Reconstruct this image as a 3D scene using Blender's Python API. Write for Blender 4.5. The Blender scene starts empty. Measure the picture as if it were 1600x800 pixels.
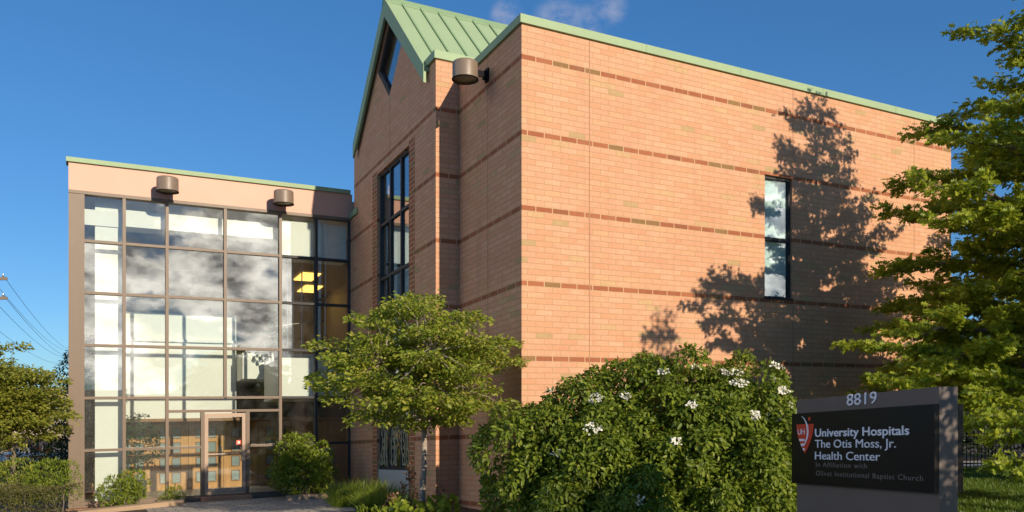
import bpy, math, random
import numpy as np
from mathutils import Vector

random.seed(7)
RNG = np.random.default_rng(11)
SC = bpy.context.scene
COL = SC.collection
R = math.radians

# ------------------------------------------------------------------ camera
cam_d = bpy.data.cameras.new('camera')
cam = bpy.data.objects.new('camera', cam_d)
COL.objects.link(cam)
cam.location = (0, 0, 2.64)
cam.rotation_euler = (R(90), 0, 0)
cam_d.sensor_width = 36
cam_d.lens = 36 * 1279 / 1600
cam_d.shift_y = 0.1325
cam_d.clip_end = 3000
SC.camera = cam

# ------------------------------------------------------------------ light
SUN_DIR = Vector((-0.617, 0.804, -0.37)).normalized()      # the way the light travels
sun_d = bpy.data.lights.new('sun', 'SUN')
sun_d.energy = 4.6
sun_d.angle = R(0.55)
sun_d.color = (1.0, 0.84, 0.64)
sun = bpy.data.objects.new('sun', sun_d)
COL.objects.link(sun)
sun.rotation_euler = SUN_DIR.to_track_quat('-Z', 'Y').to_euler()
SUN_EL = math.asin(-SUN_DIR.z)
SUN_AZ = math.atan2(-SUN_DIR.x, -SUN_DIR.y)

world = bpy.data.worlds.new('World')
SC.world = world
world.use_nodes = True
SC.view_settings.view_transform = 'Standard'
SC.view_settings.look = 'None'
SC.view_settings.gamma = 1
SC.view_settings.exposure = 0.32
SC.view_settings.use_curve_mapping = False
SC.cycles.max_bounces = 10
SC.cycles.transparent_max_bounces = 24
SC.cycles.use_denoising = True


class NT:
    """tiny node builder"""
    def __init__(self, tree):
        self.t = tree
        self.t.nodes.clear()

    def n(self, typ, **kw):
        node = self.t.nodes.new(typ)
        for k, v in kw.items():
            if k.startswith('_'):
                setattr(node, k[1:], v)
            else:
                self.set(node, k.replace('__', ' '), v)
        return node

    def set(self, node, key, v):
        sock = node.inputs[int(key[1:])] if key[0] == 'i' and key[1:].isdigit() else node.inputs[key]
        if isinstance(v, bpy.types.NodeSocket):
            self.t.links.new(v, sock)
        elif isinstance(v, (tuple, list)) and len(v) == 3 and sock.type == 'RGBA':
            sock.default_value = (*v, 1)
        else:
            sock.default_value = v

    def math(self, op, a, b=0.0, c=None, clamp=False):
        m = self.n('ShaderNodeMath', _operation=op, i0=a, i1=b)
        if c is not None:
            self.set(m, 'i2', c)
        m.use_clamp = clamp
        return m.outputs[0]

    def mix(self, f, a, b, mode='MIX'):
        m = self.n('ShaderNodeMix', _data_type='RGBA', _blend_type=mode)
        self.set(m, 'i0', f)
        self.set(m, 'i6', a)
        self.set(m, 'i7', b)
        return m.outputs[2]

    def ramp(self, f, stops, interp='LINEAR'):
        r = self.n('ShaderNodeValToRGB')
        self.set(r, 'i0', f)
        e = r.color_ramp.elements
        r.color_ramp.interpolation = interp
        while len(e) < len(stops):
            e.new(0.5)
        for el, (p, c) in zip(e, stops):
            el.position = p
            el.color = (*c, 1) if len(c) == 3 else c
        return r.outputs[0]

    def noise(self, vec, scale, detail=4, rough=0.55):
        nn = self.n('ShaderNodeTexNoise', Scale=scale, Detail=detail, Roughness=rough)
        if vec is not None:
            self.set(nn, 'Vector', vec)
        return nn.outputs[0]


# ------------------------------------------------------------------ sky with clouds
def build_world():
    N = NT(world.node_tree)
    sky = N.n('ShaderNodeTexSky')
    sky.sky_type = 'NISHITA'
    sky.sun_disc = False
    sky.sun_elevation = SUN_EL
    sky.sun_rotation = SUN_AZ
    sky.altitude = 1200
    sky.air_density = 1.0
    sky.dust_density = 0.1
    sky.ozone_density = 2.6
    skyc = N.n('ShaderNodeHueSaturation', Saturation=1.22, Value=1.0, Color=sky.outputs[0]).outputs[0]
    skyc = N.mix(1.0, skyc, (.98, .97, 1.13), 'MULTIPLY')
    skyc = N.n('ShaderNodeGamma', Color=skyc, Gamma=0.65).outputs[0]
    skyc = N.mix(1.0, skyc, (.73, 1.25, 1.62), 'MULTIPLY')
    tc = N.n('ShaderNodeTexCoord').outputs['Generated']
    nrm = N.n('ShaderNodeVectorMath', _operation='NORMALIZE', i0=tc).outputs[0]
    st = N.n('ShaderNodeMapping', Vector=nrm)
    st.inputs['Scale'].default_value = (1, 1, 1.7)
    base = N.noise(st.outputs[0], 9.0, 9, 0.58)

    def blob(d, lo, hi):
        d = Vector(d).normalized()
        dt = N.n('ShaderNodeVectorMath', _operation='DOT_PRODUCT', i0=nrm, i1=tuple(d)).outputs['Value']
        mr = N.n('ShaderNodeMapRange', Value=dt, i1=math.cos(R(lo)), i2=math.cos(R(hi)))
        mr.interpolation_type = 'SMOOTHSTEP'
        return mr.outputs[0]
    # heaped clouds low behind the viewer; unseen side clouds added for fill and reflection
    cov = None
    for d, lo, hi in (((.61, -.87, .16), 9, 1), ((.66, -.80, .13), 9, 1), ((.73, -.78, .07), 8, 1), ((.56, -.92, .10), 8, 1), ((-1, -.3, .35), 20, 4), ((-1, .1, .6), 14, 3), ((.95, -.27, .16), 13, 2)):
        b = blob(d, lo, hi)
        cov = b if cov is None else N.math('MAXIMUM', cov, b)
    thr = N.math('ADD', base, N.math('MULTIPLY', N.math('SUBTRACT', cov, 0.60), 0.34))
    heap = N.n('ShaderNodeMapRange', Value=thr, i1=0.50, i2=0.62)
    heap.interpolation_type = 'SMOOTHSTEP'
    # a few thin wisps above the roofs
    wsp = None
    for d, lo, hi in (((-.006, 1, .458), 1.3, .0), ((.056, 1, .450), 1.9, .0), ((.085, 1, .445), 1.8, .0), ((.118, 1, .470), 1.4, .0), ((-.002, 1, .448), 1.2, 0)):
        b = blob(d, lo, hi)
        wsp = b if wsp is None else N.math('MAXIMUM', wsp, b)
    fine = N.noise(st.outputs[0], 34.0, 8, 0.62)
    thin = N.n('ShaderNodeMapRange', Value=fine, i1=0.36, i2=0.72)
    thin = N.math('MULTIPLY', N.math('MULTIPLY', thin.outputs[0], wsp), 0.42)
    lum = N.noise(st.outputs[0], 16.0, 6, 0.6)
    ccol = N.ramp(lum, [(0.36, (5.0, 5.1, 5.4)), (0.60, (44.0, 41.0, 37.0))])
    c2 = N.n('ShaderNodeVectorMath', _operation='SCALE', i0=ccol)
    c2.inputs['Scale'].default_value = 1.0
    col = N.mix(heap.outputs[0], skyc, c2.outputs[0])
    col = N.mix(thin, col, (5.0, 4.7, 5.2))
    bg = N.n('ShaderNodeBackground', Color=col, Strength=0.1)
    out = N.n('ShaderNodeOutputWorld', Surface=bg.outputs[0])


build_world()

# ------------------------------------------------------------------ materials
MATS = {}


def new_mat(name):
    m = bpy.data.materials.new(name)
    m.use_nodes = True
    MATS[name] = m
    return m, NT(m.node_tree)


def finish(N, shader):
    N.n('ShaderNodeOutputMaterial', Surface=shader)


def plain(name, col, rough=0.6, metal=0.0, var=0.12, scale=3.0, bump=0.0, spec=0.5, bscale=60):
    m, N = new_mat(name)
    tc = N.n('ShaderNodeTexCoord').outputs['Object']
    nz = N.noise(tc, scale, 6, 0.6)
    c = N.mix(nz, tuple(x * (1 - var) for x in col), tuple(min(1, x * (1 + var)) for x in col))
    b = N.n('ShaderNodeBsdfPrincipled', Base__Color=c, Roughness=rough, Metallic=metal)
    b.inputs['Specular IOR Level'].default_value = spec
    rr = N.math('ADD', rough - 0.08, N.math('MULTIPLY', nz, 0.16))
    N.set(b, 'Roughness', rr)
    if bump:
        bn = N.noise(tc, bscale, 5, 0.6)
        bp = N.n('ShaderNodeBump', Height=bn, Strength=bump, Distance=0.01)
        N.set(b, 'Normal', bp.outputs[0])
    finish(N, b.outputs[0])
    return m


def brick_mat(name, bands=True, dark=False):
    m, N = new_mat(name)
    uv = N.n('ShaderNodeUVMap').outputs[0]
    s = N.n('ShaderNodeSeparateXYZ', i0=uv)
    x, y = s.outputs[0], s.outputs[1]
    RH = 1.382 / 13
    y2 = N.math('ADD', y, 9.674 - 8.727 + 1.382)
    x2 = N.math('ADD', x, 69.0)
    v = N.n('ShaderNodeCombineXYZ', X=x2, Y=y2)
    wob = N.noise(v.outputs[0], 7.0, 2)
    vv = N.n('ShaderNodeVectorMath', _operation='ADD', i0=v.outputs[0])
    wv = N.n('ShaderNodeCombineXYZ', X=0.0, Y=N.math('MULTIPLY', N.math('SUBTRACT', wob, .5), 0.006))
    N.set(vv, 'i1', wv.outputs[0])
    bt = N.n('ShaderNodeTexBrick', Vector=vv.outputs[0], Color1=(0, 0, 0), Color2=(1, 1, 1), Mortar=(0, 0, 0), Scale=1.0)
    bt.inputs['Mortar Size'].default_value = 0.0085
    bt.inputs['Mortar Smooth'].default_value = 0.15
    bt.inputs['Brick Width'].default_value = 0.36
    bt.inputs['Row Height'].default_value = RH
    bt.offset = 0.5
    rnd = N.n('ShaderNodeSeparateColor', i0=bt.outputs['Color']).outputs[0]
    fac = bt.outputs['Fac']
    body = N.ramp(rnd, [(0.0, (.58, .312, .190)), (.18, (.60, .328, .202)), (.36, (.57, .296, .172)), (.55, (.59, .320, .196)),
                        (.72, (.61, .342, .215)), (.87, (.58, .332, .19)), (.955, (.51, .335, .18)), (.988, (.42, .295, .15))], 'CONSTANT')
    red = N.ramp(rnd, [(0.0, (.30, .105, .05)), (.4, (.34, .125, .06)), (.72, (.26, .10, .05)), (.86, (.24, .14, .06))], 'CONSTANT')
    isb = 1.0
    if dark:
        c = red
    else:
        row = N.math('FLOOR', N.math('DIVIDE', y2, RH))
        md = N.math('MODULO', N.math('ADD', row, 0.01), 13.0)
        isb = N.math('MULTIPLY', N.math('LESS_THAN', md, 0.6), N.math('LESS_THAN', y, 9.2))
        c = N.mix(isb, body, red)
    n1 = N.noise(v.outputs[0], 30.0, 6, 0.65)
    c = N.mix(0.55, c, N.mix(n1, (.35, .35, .35), (.66, .62, .60)), 'OVERLAY')
    n2 = N.noise(v.outputs[0], 0.55, 5, 0.6)
    c = N.mix(0.75, c, N.mix(n2, (.40, .41, .43), (.60, .59, .575)), 'OVERLAY')
    # weather streaks running down the courses
    sc = N.n('ShaderNodeMapping', Vector=v.outputs[0])
    sc.inputs['Scale'].default_value = (2.2, 0.18, 1)
    n3 = N.noise(sc.outputs[0], 1.6, 6, 0.65)
    c = N.mix(N.ramp(n3, [(.50, (0, 0, 0)), (.74, (.34, .34, .34))]), c, (.34, .20, .12))
    # blotches of lighter and darker firing inside each brick
    n4 = N.noise(v.outputs[0], 11.0, 4, 0.6)
    c = N.mix(0.6, c, N.mix(n4, (.38, .36, .34), (.63, .64, .65)), 'OVERLAY')
    mort = N.mix(isb, N.mix(n1, (.35, .215, .11), (.49, .305, .17)), N.mix(n1, (.52, .34, .19), (.66, .45, .27)))
    c = N.mix(fac, c, mort)
    b = N.n('ShaderNodeBsdfPrincipled', Base__Color=c, Roughness=0.85)
    b.inputs['Specular IOR Level'].default_value = 0.25
    h = N.math('SUBTRACT', N.math('MULTIPLY', n1, 0.35), fac)
    bp = N.n('ShaderNodeBump', Height=h, Strength=0.55, Distance=0.006)
    N.set(b, 'Normal', bp.outputs[0])
    finish(N, b.outputs[0])
    return m


def glass_mat(name, ior=1.75, tint=(.93, .97, .96), dirt=0.03):
    m, N = new_mat(name)
    # same reflectance from either side of a pane
    bk = N.n('ShaderNodeNewGeometry').outputs['Backfacing']
    fr = N.n('ShaderNodeFresnel', IOR=N.math('ADD', ior, N.math('MULTIPLY', bk, 1 / ior - ior)))
    tr = N.n('ShaderNodeBsdfTransparent', Color=tint)
    gl = N.n('ShaderNodeBsdfGlossy', Color=(1, 1, 1), Roughness=0.0)
    mx = N.n('ShaderNodeMixShader', i0=fr.outputs[0], i1=tr.outputs[0], i2=gl.outputs[0])
    df = N.n('ShaderNodeBsdfDiffuse', Color=(.6, .6, .58))
    tc = N.n('ShaderNodeTexCoord').outputs['Object']
    d = N.math('MULTIPLY', N.ramp(N.noise(tc, 2.5, 6, 0.7), [(.4, (0, 0, 0)), (.75, (1, 1, 1))]), dirt)
    m2 = N.n('ShaderNodeMixShader', i0=d, i1=mx.outputs[0], i2=df.outputs[0])
    finish(N, m2.outputs[0])
    return m


def leaf_mat(name, cols, trans=0.35, tcol=(.20, .26, .03), rough=0.45, spec=0.35):
    m, N = new_mat(name)
    g = N.n('ShaderNodeNewGeometry')
    c = N.ramp(g.outputs['Random Per Island'], [(i / max(1, len(cols) - 1), k) for i, k in enumerate(cols)])
    b = N.n('ShaderNodeBsdfPrincipled', Base__Color=c, Roughness=rough)
    b.inputs['Specular IOR Level'].default_value = spec
    t = N.n('ShaderNodeBsdfTranslucent', Color=N.mix(0.5, tcol, c))
    mx = N.n('ShaderNodeMixShader', i0=trans, i1=b.outputs[0], i2=t.outputs[0])
    finish(N, mx.outputs[0])
    return m


def wood_mat(name, c1, c2):
    m, N = new_mat(name)
    tc = N.n('ShaderNodeTexCoord').outputs['Object']
    mp = N.n('ShaderNodeMapping', Vector=tc)
    mp.inputs['Scale'].default_value = (14, 14, 0.7)
    nz = N.noise(mp.outputs[0], 1.5, 8, 0.65)
    c = N.ramp(nz, [(.3, c1), (.7, c2)])
    b = N.n('ShaderNodeBsdfPrincipled', Base__Color=c, Roughness=0.4)
    finish(N, b.outputs[0])
    return m


def emit_mat(name, col, st):
    m, N = new_mat(name)
    e = N.n('ShaderNodeEmission', Color=col, Strength=st)
    finish(N, e.outputs[0])
    return m


def ground_mat(name, cols, scale=1.2, bump=0.6, fine=25):
    m, N = new_mat(name)
    tc = N.n('ShaderNodeTexCoord').outputs['Object']
    a = N.noise(tc, scale, 8, 0.65)
    f = N.noise(tc, fine, 6, 0.7)
    c = N.ramp(N.math('ADD', N.math('MULTIPLY', a, .6), N.math('MULTIPLY', f, .4)), [(.3, cols[0]), (.5, cols[1]), (.7, cols[2])])
    b = N.n('ShaderNodeBsdfPrincipled', Base__Color=c, Roughness=0.95)
    bp = N.n('ShaderNodeBump', Height=f, Strength=bump, Distance=0.03)
    N.set(b, 'Normal', bp.outputs[0])
    finish(N, b.outputs[0])
    return m


def paver_mat(name):
    m, N = new_mat(name)
    uv = N.n('ShaderNodeUVMap').outputs[0]
    bt = N.n('ShaderNodeTexBrick', Vector=uv, Color1=(.30, .26, .22), Color2=(.44, .39, .33), Mortar=(.10, .085, .07), Scale=1.0)
    bt.inputs['Brick Width'].default_value = 0.42
    bt.inputs['Row Height'].default_value = 0.30
    bt.inputs['Mortar Size'].default_value = 0.012
    nz = N.noise(uv, 9, 7, 0.7)
    c = N.mix(0.6, bt.outputs['Color'], N.mix(nz, (.3, .3, .3), (.7, .7, .7)), 'OVERLAY')
    b = N.n('ShaderNodeBsdfPrincipled', Base__Color=c, Roughness=0.8)
    bp = N.n('ShaderNodeBump', Height=N.math('SUBTRACT', N.math('MULTIPLY', nz, .6), bt.outputs['Fac']), Strength=0.7, Distance=0.012)
    N.set(b, 'Normal', bp.outputs[0])
    finish(N, b.outputs[0])
    return m


def roof_mat(name, col):
    m, N = new_mat(name)
    tc = N.n('ShaderNodeTexCoord').outputs['Object']
    a = N.noise(tc, 0.9, 6, 0.6)
    f = N.noise(tc, 9, 5, 0.7)
    c = N.mix(N.math('ADD', N.math('MULTIPLY', a, .6), N.math('MULTIPLY', f, .4)), tuple(k * .8 for k in col), tuple(k * 1.15 for k in col))
    b = N.n('ShaderNodeBsdfPrincipled', Base__Color=c, Roughness=0.6)
    b.inputs['Specular IOR Level'].default_value = 0.3
    bp = N.n('ShaderNodeBump', Height=a, Strength=0.15, Distance=0.05)
    N.set(b, 'Normal', bp.outputs[0])
    finish(N, b.outputs[0])
    return m


BRICK = brick_mat('salmon_brick')
BRICKD = brick_mat('dark_brick', dark=True)
GREEN = roof_mat('green_metal', (.30, .405, .235))
SEAM = roof_mat('green_seam', (.22, .33, .18))
BRONZE = plain('bronze_frame', (.150, .105, .070), .5, 0.0, .18, 4)
DARKF = plain('dark_frame', (.03, .03, .032), .65, 0.0, .2, 4)
FASCIA = plain('salmon_panel', (.60, .335, .24), .55, 0, .05, 1.5)
JOINT = plain('joint_sealant', (.34, .19, .11), .9)
LAMPM = plain('lamp_taupe', (.20, .15, .11), .45, 0, .08, 6)
LENS = plain('lamp_lens', (.30, .25, .15), .25, 0, .2, 20)
BLACKM = plain('black_metal', (.010, .010, .011), .75, 0, .2, 5, spec=.15)
WHITE = plain('white_paint', (.80, .77, .71), .6, 0, .03, 1.2)
BEIGE = plain('beige_wall', (.46, .40, .31), .7, 0, .06, 1.0)
OAK = wood_mat('oak_panel', (.46, .22, .07), (.62, .33, .115))
OAKD = wood_mat('oak_edge', (.20, .09, .03), (.28, .13, .045))
PANELG = plain('panel_glass', (.26, .31, .31), .2, 0, .15, 8)
FLOOR = plain('lobby_floor', (.58, .52, .45), .35, 0, .2, 6)
CONC = plain('concrete_panel', (.40, .41, .41), .85, 0, .12, 5, .3)
CURB = plain('stone_curb', (.36, .255, .165), .85, 0, .18, 4, .4)
TERRA = plain('terracotta_edge', (.50, .23, .12), .8, 0, .2, 5, .3)
GLASS = glass_mat('lobby_glass', 1.82)
GLASSD = glass_mat('window_glass', 1.65, (.85, .92, .92))
GLASSG = glass_mat('gable_glass', 2.6, (.80, .88, .90))
BLIND = plain('window_blind', (.78, .80, .78), .7, 0, .05, 3)
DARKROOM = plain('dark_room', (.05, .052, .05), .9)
GOLD = emit_mat('ceiling_lamp_glow', (1.0, .58, .12), 2.2)
PURPLE = plain('purple_plastic', (.09, .06, .20), .5)
REDS = plain('red_sticker', (.65, .09, .04), .5)
STEEL = plain('brushed_steel', (.55, .53, .50), .3, .9)
SIGNG = plain('sign_grey', (.128, .100, .086), .6, .0, .12, 3)
SIGNB = plain('sign_panel_bronze', (.008, .005, .004), .35, 0, .25, 3, spec=.3)
LETTER = plain('letter_white', (.78, .77, .82), .5)
LETTERD = plain('letter_faded', (.17, .14, .125), .5)
LOGOR = plain('emblem_red', (.58, .045, .015), .45)
LAWN = ground_mat('lawn_soil', [(.025, .045, .008), (.045, .075, .012), (.065, .095, .018)])
MULCH = ground_mat('mulch', [(.035, .022, .013), (.06, .04, .024), (.10, .068, .042)], 2.0)
ASPH = ground_mat('asphalt', [(.045, .045, .045), (.055, .054, .052), (.07, .068, .065)], 2.0, .2, 60)
SIDEW = ground_mat('sidewalk', [(.30, .27, .23), (.36, .32, .27), (.40, .36, .31)], 1.0, .2, 30)
PAVER = paver_mat('grey_pavers')
BARK = ground_mat('bark', [(.10, .08, .062), (.17, .14, .11), (.26, .215, .17)], 6, .8, 30)
BARKP = ground_mat('pale_bark', [(.24, .19, .15), (.34, .28, .23), (.44, .36, .30)], 5, .6, 26)
VINE = plain('pale_branch', (.46, .38, .22), .8)
ORANGE = plain('orange_plastic', (.75, .16, .03), .5)
BUFF = plain('buff_render', (.50, .40, .30), .8)
TIMBER = plain('pole_timber', (.22, .17, .12), .9)
L_OAK = leaf_mat('oak_leaf', [(0.175, 0.263, 0.026), (0.270, 0.363, 0.032), (0.411, 0.466, 0.043), (0.270, 0.341, 0.034)], 0.5, (.36, .40, .03))
L_MID = leaf_mat('small_tree_leaf', [(0.145, 0.213, 0.026), (0.228, 0.296, 0.032), (0.330, 0.369, 0.040), (0.389, 0.360, 0.075)], 0.45, (.32, .36, .035))
L_BUSH = leaf_mat('shrub_leaf', [(0.109, 0.158, 0.017), (0.175, 0.239, 0.025), (0.264, 0.309, 0.031)], 0.4, (.16, .24, .025))
L_LIME = leaf_mat('lime_leaf', [(0.139, 0.208, 0.019), (0.198, 0.260, 0.026), (0.258, 0.306, 0.036)], .40, (.30, .36, .03))
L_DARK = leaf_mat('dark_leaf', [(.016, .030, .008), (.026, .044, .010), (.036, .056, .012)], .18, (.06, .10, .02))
L_HEDGE = leaf_mat('hedge_leaf', [(0.072, 0.081, 0.021), (0.107, 0.107, 0.026), (0.143, 0.111, 0.039)], .25, (.16, .16, .03))
L_LEFT = leaf_mat('left_tree_leaf', [(0.166, 0.202, 0.030), (0.253, 0.275, 0.035), (0.344, 0.339, 0.051)], 0.45, (.24, .24, .04))
L_FICUS = leaf_mat('ficus_leaf', [(.03, .06, .02), (.05, .09, .03), (.075, .12, .04)], .3, (.08, .14, .03), .3)
GRASS = leaf_mat('grass_blade', [(0.066, 0.120, 0.012), (0.096, 0.162, 0.017), (0.132, 0.198, 0.024)], .35, (.24, .32, .03))
PETAL = leaf_mat('white_petal', [(.72, .70, .58), (.82, .80, .70)], .2, (.7, .7, .55), .6)
DRYF = leaf_mat('dry_flower', [(0.176, 0.094, 0.044), (0.231, 0.138, 0.077)], .2, (.3, .18, .08), .8)


# ------------------------------------------------------------------ object helpers
def tag(o, label=None, cat=None, group=None, kind=None):
    if label:
        o['label'] = label
    if cat:
        o['category'] = cat
    if group:
        o['group'] = group
    if kind:
        o['kind'] = kind
    return o


def empty(name, loc, label=None, cat=None, group=None):
    o = bpy.data.objects.new(name, None)
    COL.objects.link(o)
    o.location = loc
    o.empty_display_size = 0.2
    return tag(o, label, cat, group)


def link_mesh(name, me, mat, parent=None):
    o = bpy.data.objects.new(name, me)
    if mat and not me.materials:
        me.materials.append(mat)
    COL.objects.link(o)
    if parent is not None:
        o.parent = parent
        if parent.type == 'EMPTY' or True:
            p = parent
            off = Vector((0, 0, 0))
            while p is not None:
                off += Vector(p.location)
                p = p.parent
            o.location = -off          # meshes are written in world coordinates
    return o


class MB:
    def __init__(self):
        self.v = []
        self.f = []
        self.uv = []
        self.sm = []

    def poly(self, pts, uvs=None, smooth=False):
        b = len(self.v)
        self.v += [tuple(p) for p in pts]
        self.f.append(tuple(range(b, b + len(pts))))
        self.uv.append(uvs if uvs else [(0, 0)] * len(pts))
        self.sm.append(smooth)

    def box(self, F, u0, u1, v0, v1, z0, z1):
        """box in a frame F(u, v, z) -> world, with brick style uv in metres"""
        c = {}
        for i, u in enumerate((u0, u1)):
            for j, w in enumerate((v0, v1)):
                for k, z in enumerate((z0, z1)):
                    c[i, j, k] = (F(u, w, z), u, w, z)

        def q(keys, ax):
            p = [c[k][0] for k in keys]
            if ax == 'v':
                uv = [(c[k][1], c[k][3]) for k in keys]
            elif ax == 'u':
                uv = [(-c[k][2], c[k][3]) for k in keys]
            else:
                uv = [(c[k][1], c[k][2]) for k in keys]
            self.poly(p, uv)
        q([(0, 0, 0), (1, 0, 0), (1, 0, 1), (0, 0, 1)], 'v')
        q([(1, 1, 0), (0, 1, 0), (0, 1, 1), (1, 1, 1)], 'v')
        q([(0, 1, 0), (0, 0, 0), (0, 0, 1), (0, 1, 1)], 'u')
        q([(1, 0, 0), (1, 1, 0), (1, 1, 1), (1, 0, 1)], 'u')
        q([(0, 0, 1), (1, 0, 1), (1, 1, 1), (0, 1, 1)], 'z')
        q([(0, 1, 0), (1, 1, 0), (1, 0, 0), (0, 0, 0)], 'z')
        return self

    def prism(self, outline, off, uvs=None):
        """outline: world points, extruded by vector off"""
        off = Vector(off)
        a = [Vector(p) for p in outline]
        b = [p + off for p in a]
        self.poly(a, uvs)
        self.poly(b[::-1], uvs[::-1] if uvs else None)
        n = len(a)
        for i in range(n):
            j = (i + 1) % n
            self.poly([a[j], a[i], b[i], b[j]])
        return self

    def tube(self, pts, rad, n=7, cap=True, smooth=True):
        pts = [Vector(p) for p in pts]
        if not hasattr(rad, '__len__'):
            rad = [rad] * len(pts)
        rings = []
        up = Vector((0, 0, 1))
        prev = None
        for i, p in enumerate(pts):
            d = (pts[min(i + 1, len(pts) - 1)] - pts[max(i - 1, 0)])
            if d.length < 1e-6:
                d = Vector((0, 0, 1))
            d.normalize()
            a = prev if prev is not None else (Vector((1, 0, 0)) if abs(d.z) > .8 else up)
            x = (a - d * a.dot(d))
            if x.length < 1e-4:
                x = d.orthogonal()
            x.normalize()
            prev = x
            y = d.cross(x)
            b = len(self.v)
            for k in range(n):
                t = 2 * math.pi * k / n
                self.v.append(tuple(p + (x * math.cos(t) + y * math.sin(t)) * rad[i]))
            rings.append(b)
        for i in range(len(rings) - 1):
            for k in range(n):
                k2 = (k + 1) % n
                self.f.append((rings[i] + k, rings[i] + k2, rings[i + 1] + k2, rings[i + 1] + k))
                self.uv.append([(0, 0)] * 4)
                self.sm.append(smooth)
        if cap:
            self.f.append(tuple(rings[0] + k for k in range(n))[::-1])
            self.uv.append([(0, 0)] * n)
            self.sm.append(False)
            self.f.append(tuple(rings[-1] + k for k in range(n)))
            self.uv.append([(0, 0)] * n)
            self.sm.append(False)
        return self

    def lathe(self, prof, F, n=32, smooth=True):
        """prof: (r, z) pairs, F(x, y, z) -> world"""
        rings = []
        for r, z in prof:
            b = len(self.v)
            for k in range(n):
                t = 2 * math.pi * k / n
                self.v.append(tuple(F(r * math.cos(t), r * math.sin(t), z)))
            rings.append(b)
        for i in range(len(rings) - 1):
            for k in range(n):
                k2 = (k + 1) % n
                self.f.append((rings[i] + k, rings[i] + k2, rings[i + 1] + k2, rings[i + 1] + k))
                self.uv.append([(0, 0)] * 4)
                self.sm.append(smooth)
        return self

    def build(self, name, mat, parent=None):
        me = bpy.data.meshes.new(name)
        me.from_pydata(self.v, [], self.f)
        uvl = me.uv_layers.new(name='UVMap')
        flat = [c for f in self.uv for p in f for c in p]
        uvl.data.foreach_set('uv', flat)
        me.polygons.foreach_set('use_smooth', self.sm)
        me.materials.append(mat)
        me.update()
        if any(self.sm):
            me.set_sharp_from_angle(angle=R(38))
        return link_mesh(name, me, mat, parent)


def bevel(o, w=0.01, seg=2):
    m = o.modifiers.new('bevel', 'BEVEL')
    m.width = w
    m.segments = seg
    m.limit_method = 'ANGLE'
    return o


# leaf templates: x along the leaf, y across, z along the normal (metres per unit length)
T_OVATE = (np.array([(0, 0, 0), (.30, .22, .05), (.68, .20, .03), (1, 0, -.10), (.68, -.20, .03), (.30, -.22, .05)]),
           [(0, 3, 2, 1), (0, 5, 4, 3)])
T_LONG = (np.array([(0, 0, 0), (.35, .13, .04), (.7, .11, .0), (1, 0, -.16), (.7, -.11, 0), (.35, -.13, .04)]),
          [(0, 3, 2, 1), (0, 5, 4, 3)])
T_ROUND = (np.array([(0, 0, 0), (.15, .32, .03), (.55, .42, .04), (.9, .2, 0), (1, 0, -.05), (.9, -.2, 0), (.55, -.42, .04), (.15, -.32, .03)]),
           [(0, 4, 3, 2, 1), (0, 7, 6, 5, 4)])
T_LOBED = (np.array([(0, 0, 0), (.25, .06, .01), (.22, .30, .05), (.42, .10, .02), (.55, .42, .06), (.66, .10, .0), (.85, .24, 0), (1, 0, -.10),
                     (.85, -.24, 0), (.66, -.10, 0), (.55, -.42, .06), (.42, -.10, .02), (.22, -.30, .05), (.25, -.06, .01)]),
           [(0, 3, 2, 1), (0, 7, 5, 3), (3, 5, 4), (5, 7, 6), (0, 13, 12, 11), (0, 11, 9, 7), (9, 11, 10), (7, 9, 8)])
T_BLADE = (np.array([(0, .035, 0), (.5, .03, .10), (1, 0, .0), (.5, -.03, .10), (0, -.035, 0)]), [(0, 1, 3, 4), (1, 2, 3)])


def unit(a):
    return a / np.maximum(np.linalg.norm(a, axis=1, keepdims=True), 1e-9)


def leaf_mesh(name, pos, d, nrm, ln, tmpl, mat, parent=None):
    tv, tf = tmpl
    pos = np.asarray(pos, float)
    n = len(pos)
    d = unit(np.asarray(d, float))
    nrm = np.asarray(nrm, float)
    s = unit(np.cross(nrm, d))
    nn = np.cross(d, s)
    ln = np.broadcast_to(np.asarray(ln, float), (n,))[:, None, None]
    V = pos[:, None, :] + ln * (tv[None, :, 0:1] * d[:, None, :] + tv[None, :, 1:2] * s[:, None, :] + tv[None, :, 2:3] * nn[:, None, :])
    k = len(tv)
    loops = np.concatenate([np.array(f) for f in tf])
    sizes = np.array([len(f) for f in tf])
    L = (loops[None, :] + (np.arange(n) * k)[:, None]).ravel()
    S = np.tile(sizes, n)
    st = np.concatenate([[0], np.cumsum(S)[:-1]])
    me = bpy.data.meshes.new(name)
    me.vertices.add(n * k)
    me.vertices.foreach_set('co', V.astype(np.float32).ravel())
    me.loops.add(len(L))
    me.loops.foreach_set('vertex_index', L.astype(np.int32))
    me.polygons.add(len(S))
    me.polygons.foreach_set('loop_start', st.astype(np.int32))
    me.update(calc_edges=True)
    me.validate()
    me.materials.append(mat)
    return link_mesh(name, me, mat, parent)


def rnd_unit(n):
    return unit(RNG.normal(size=(n, 3)))


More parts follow.
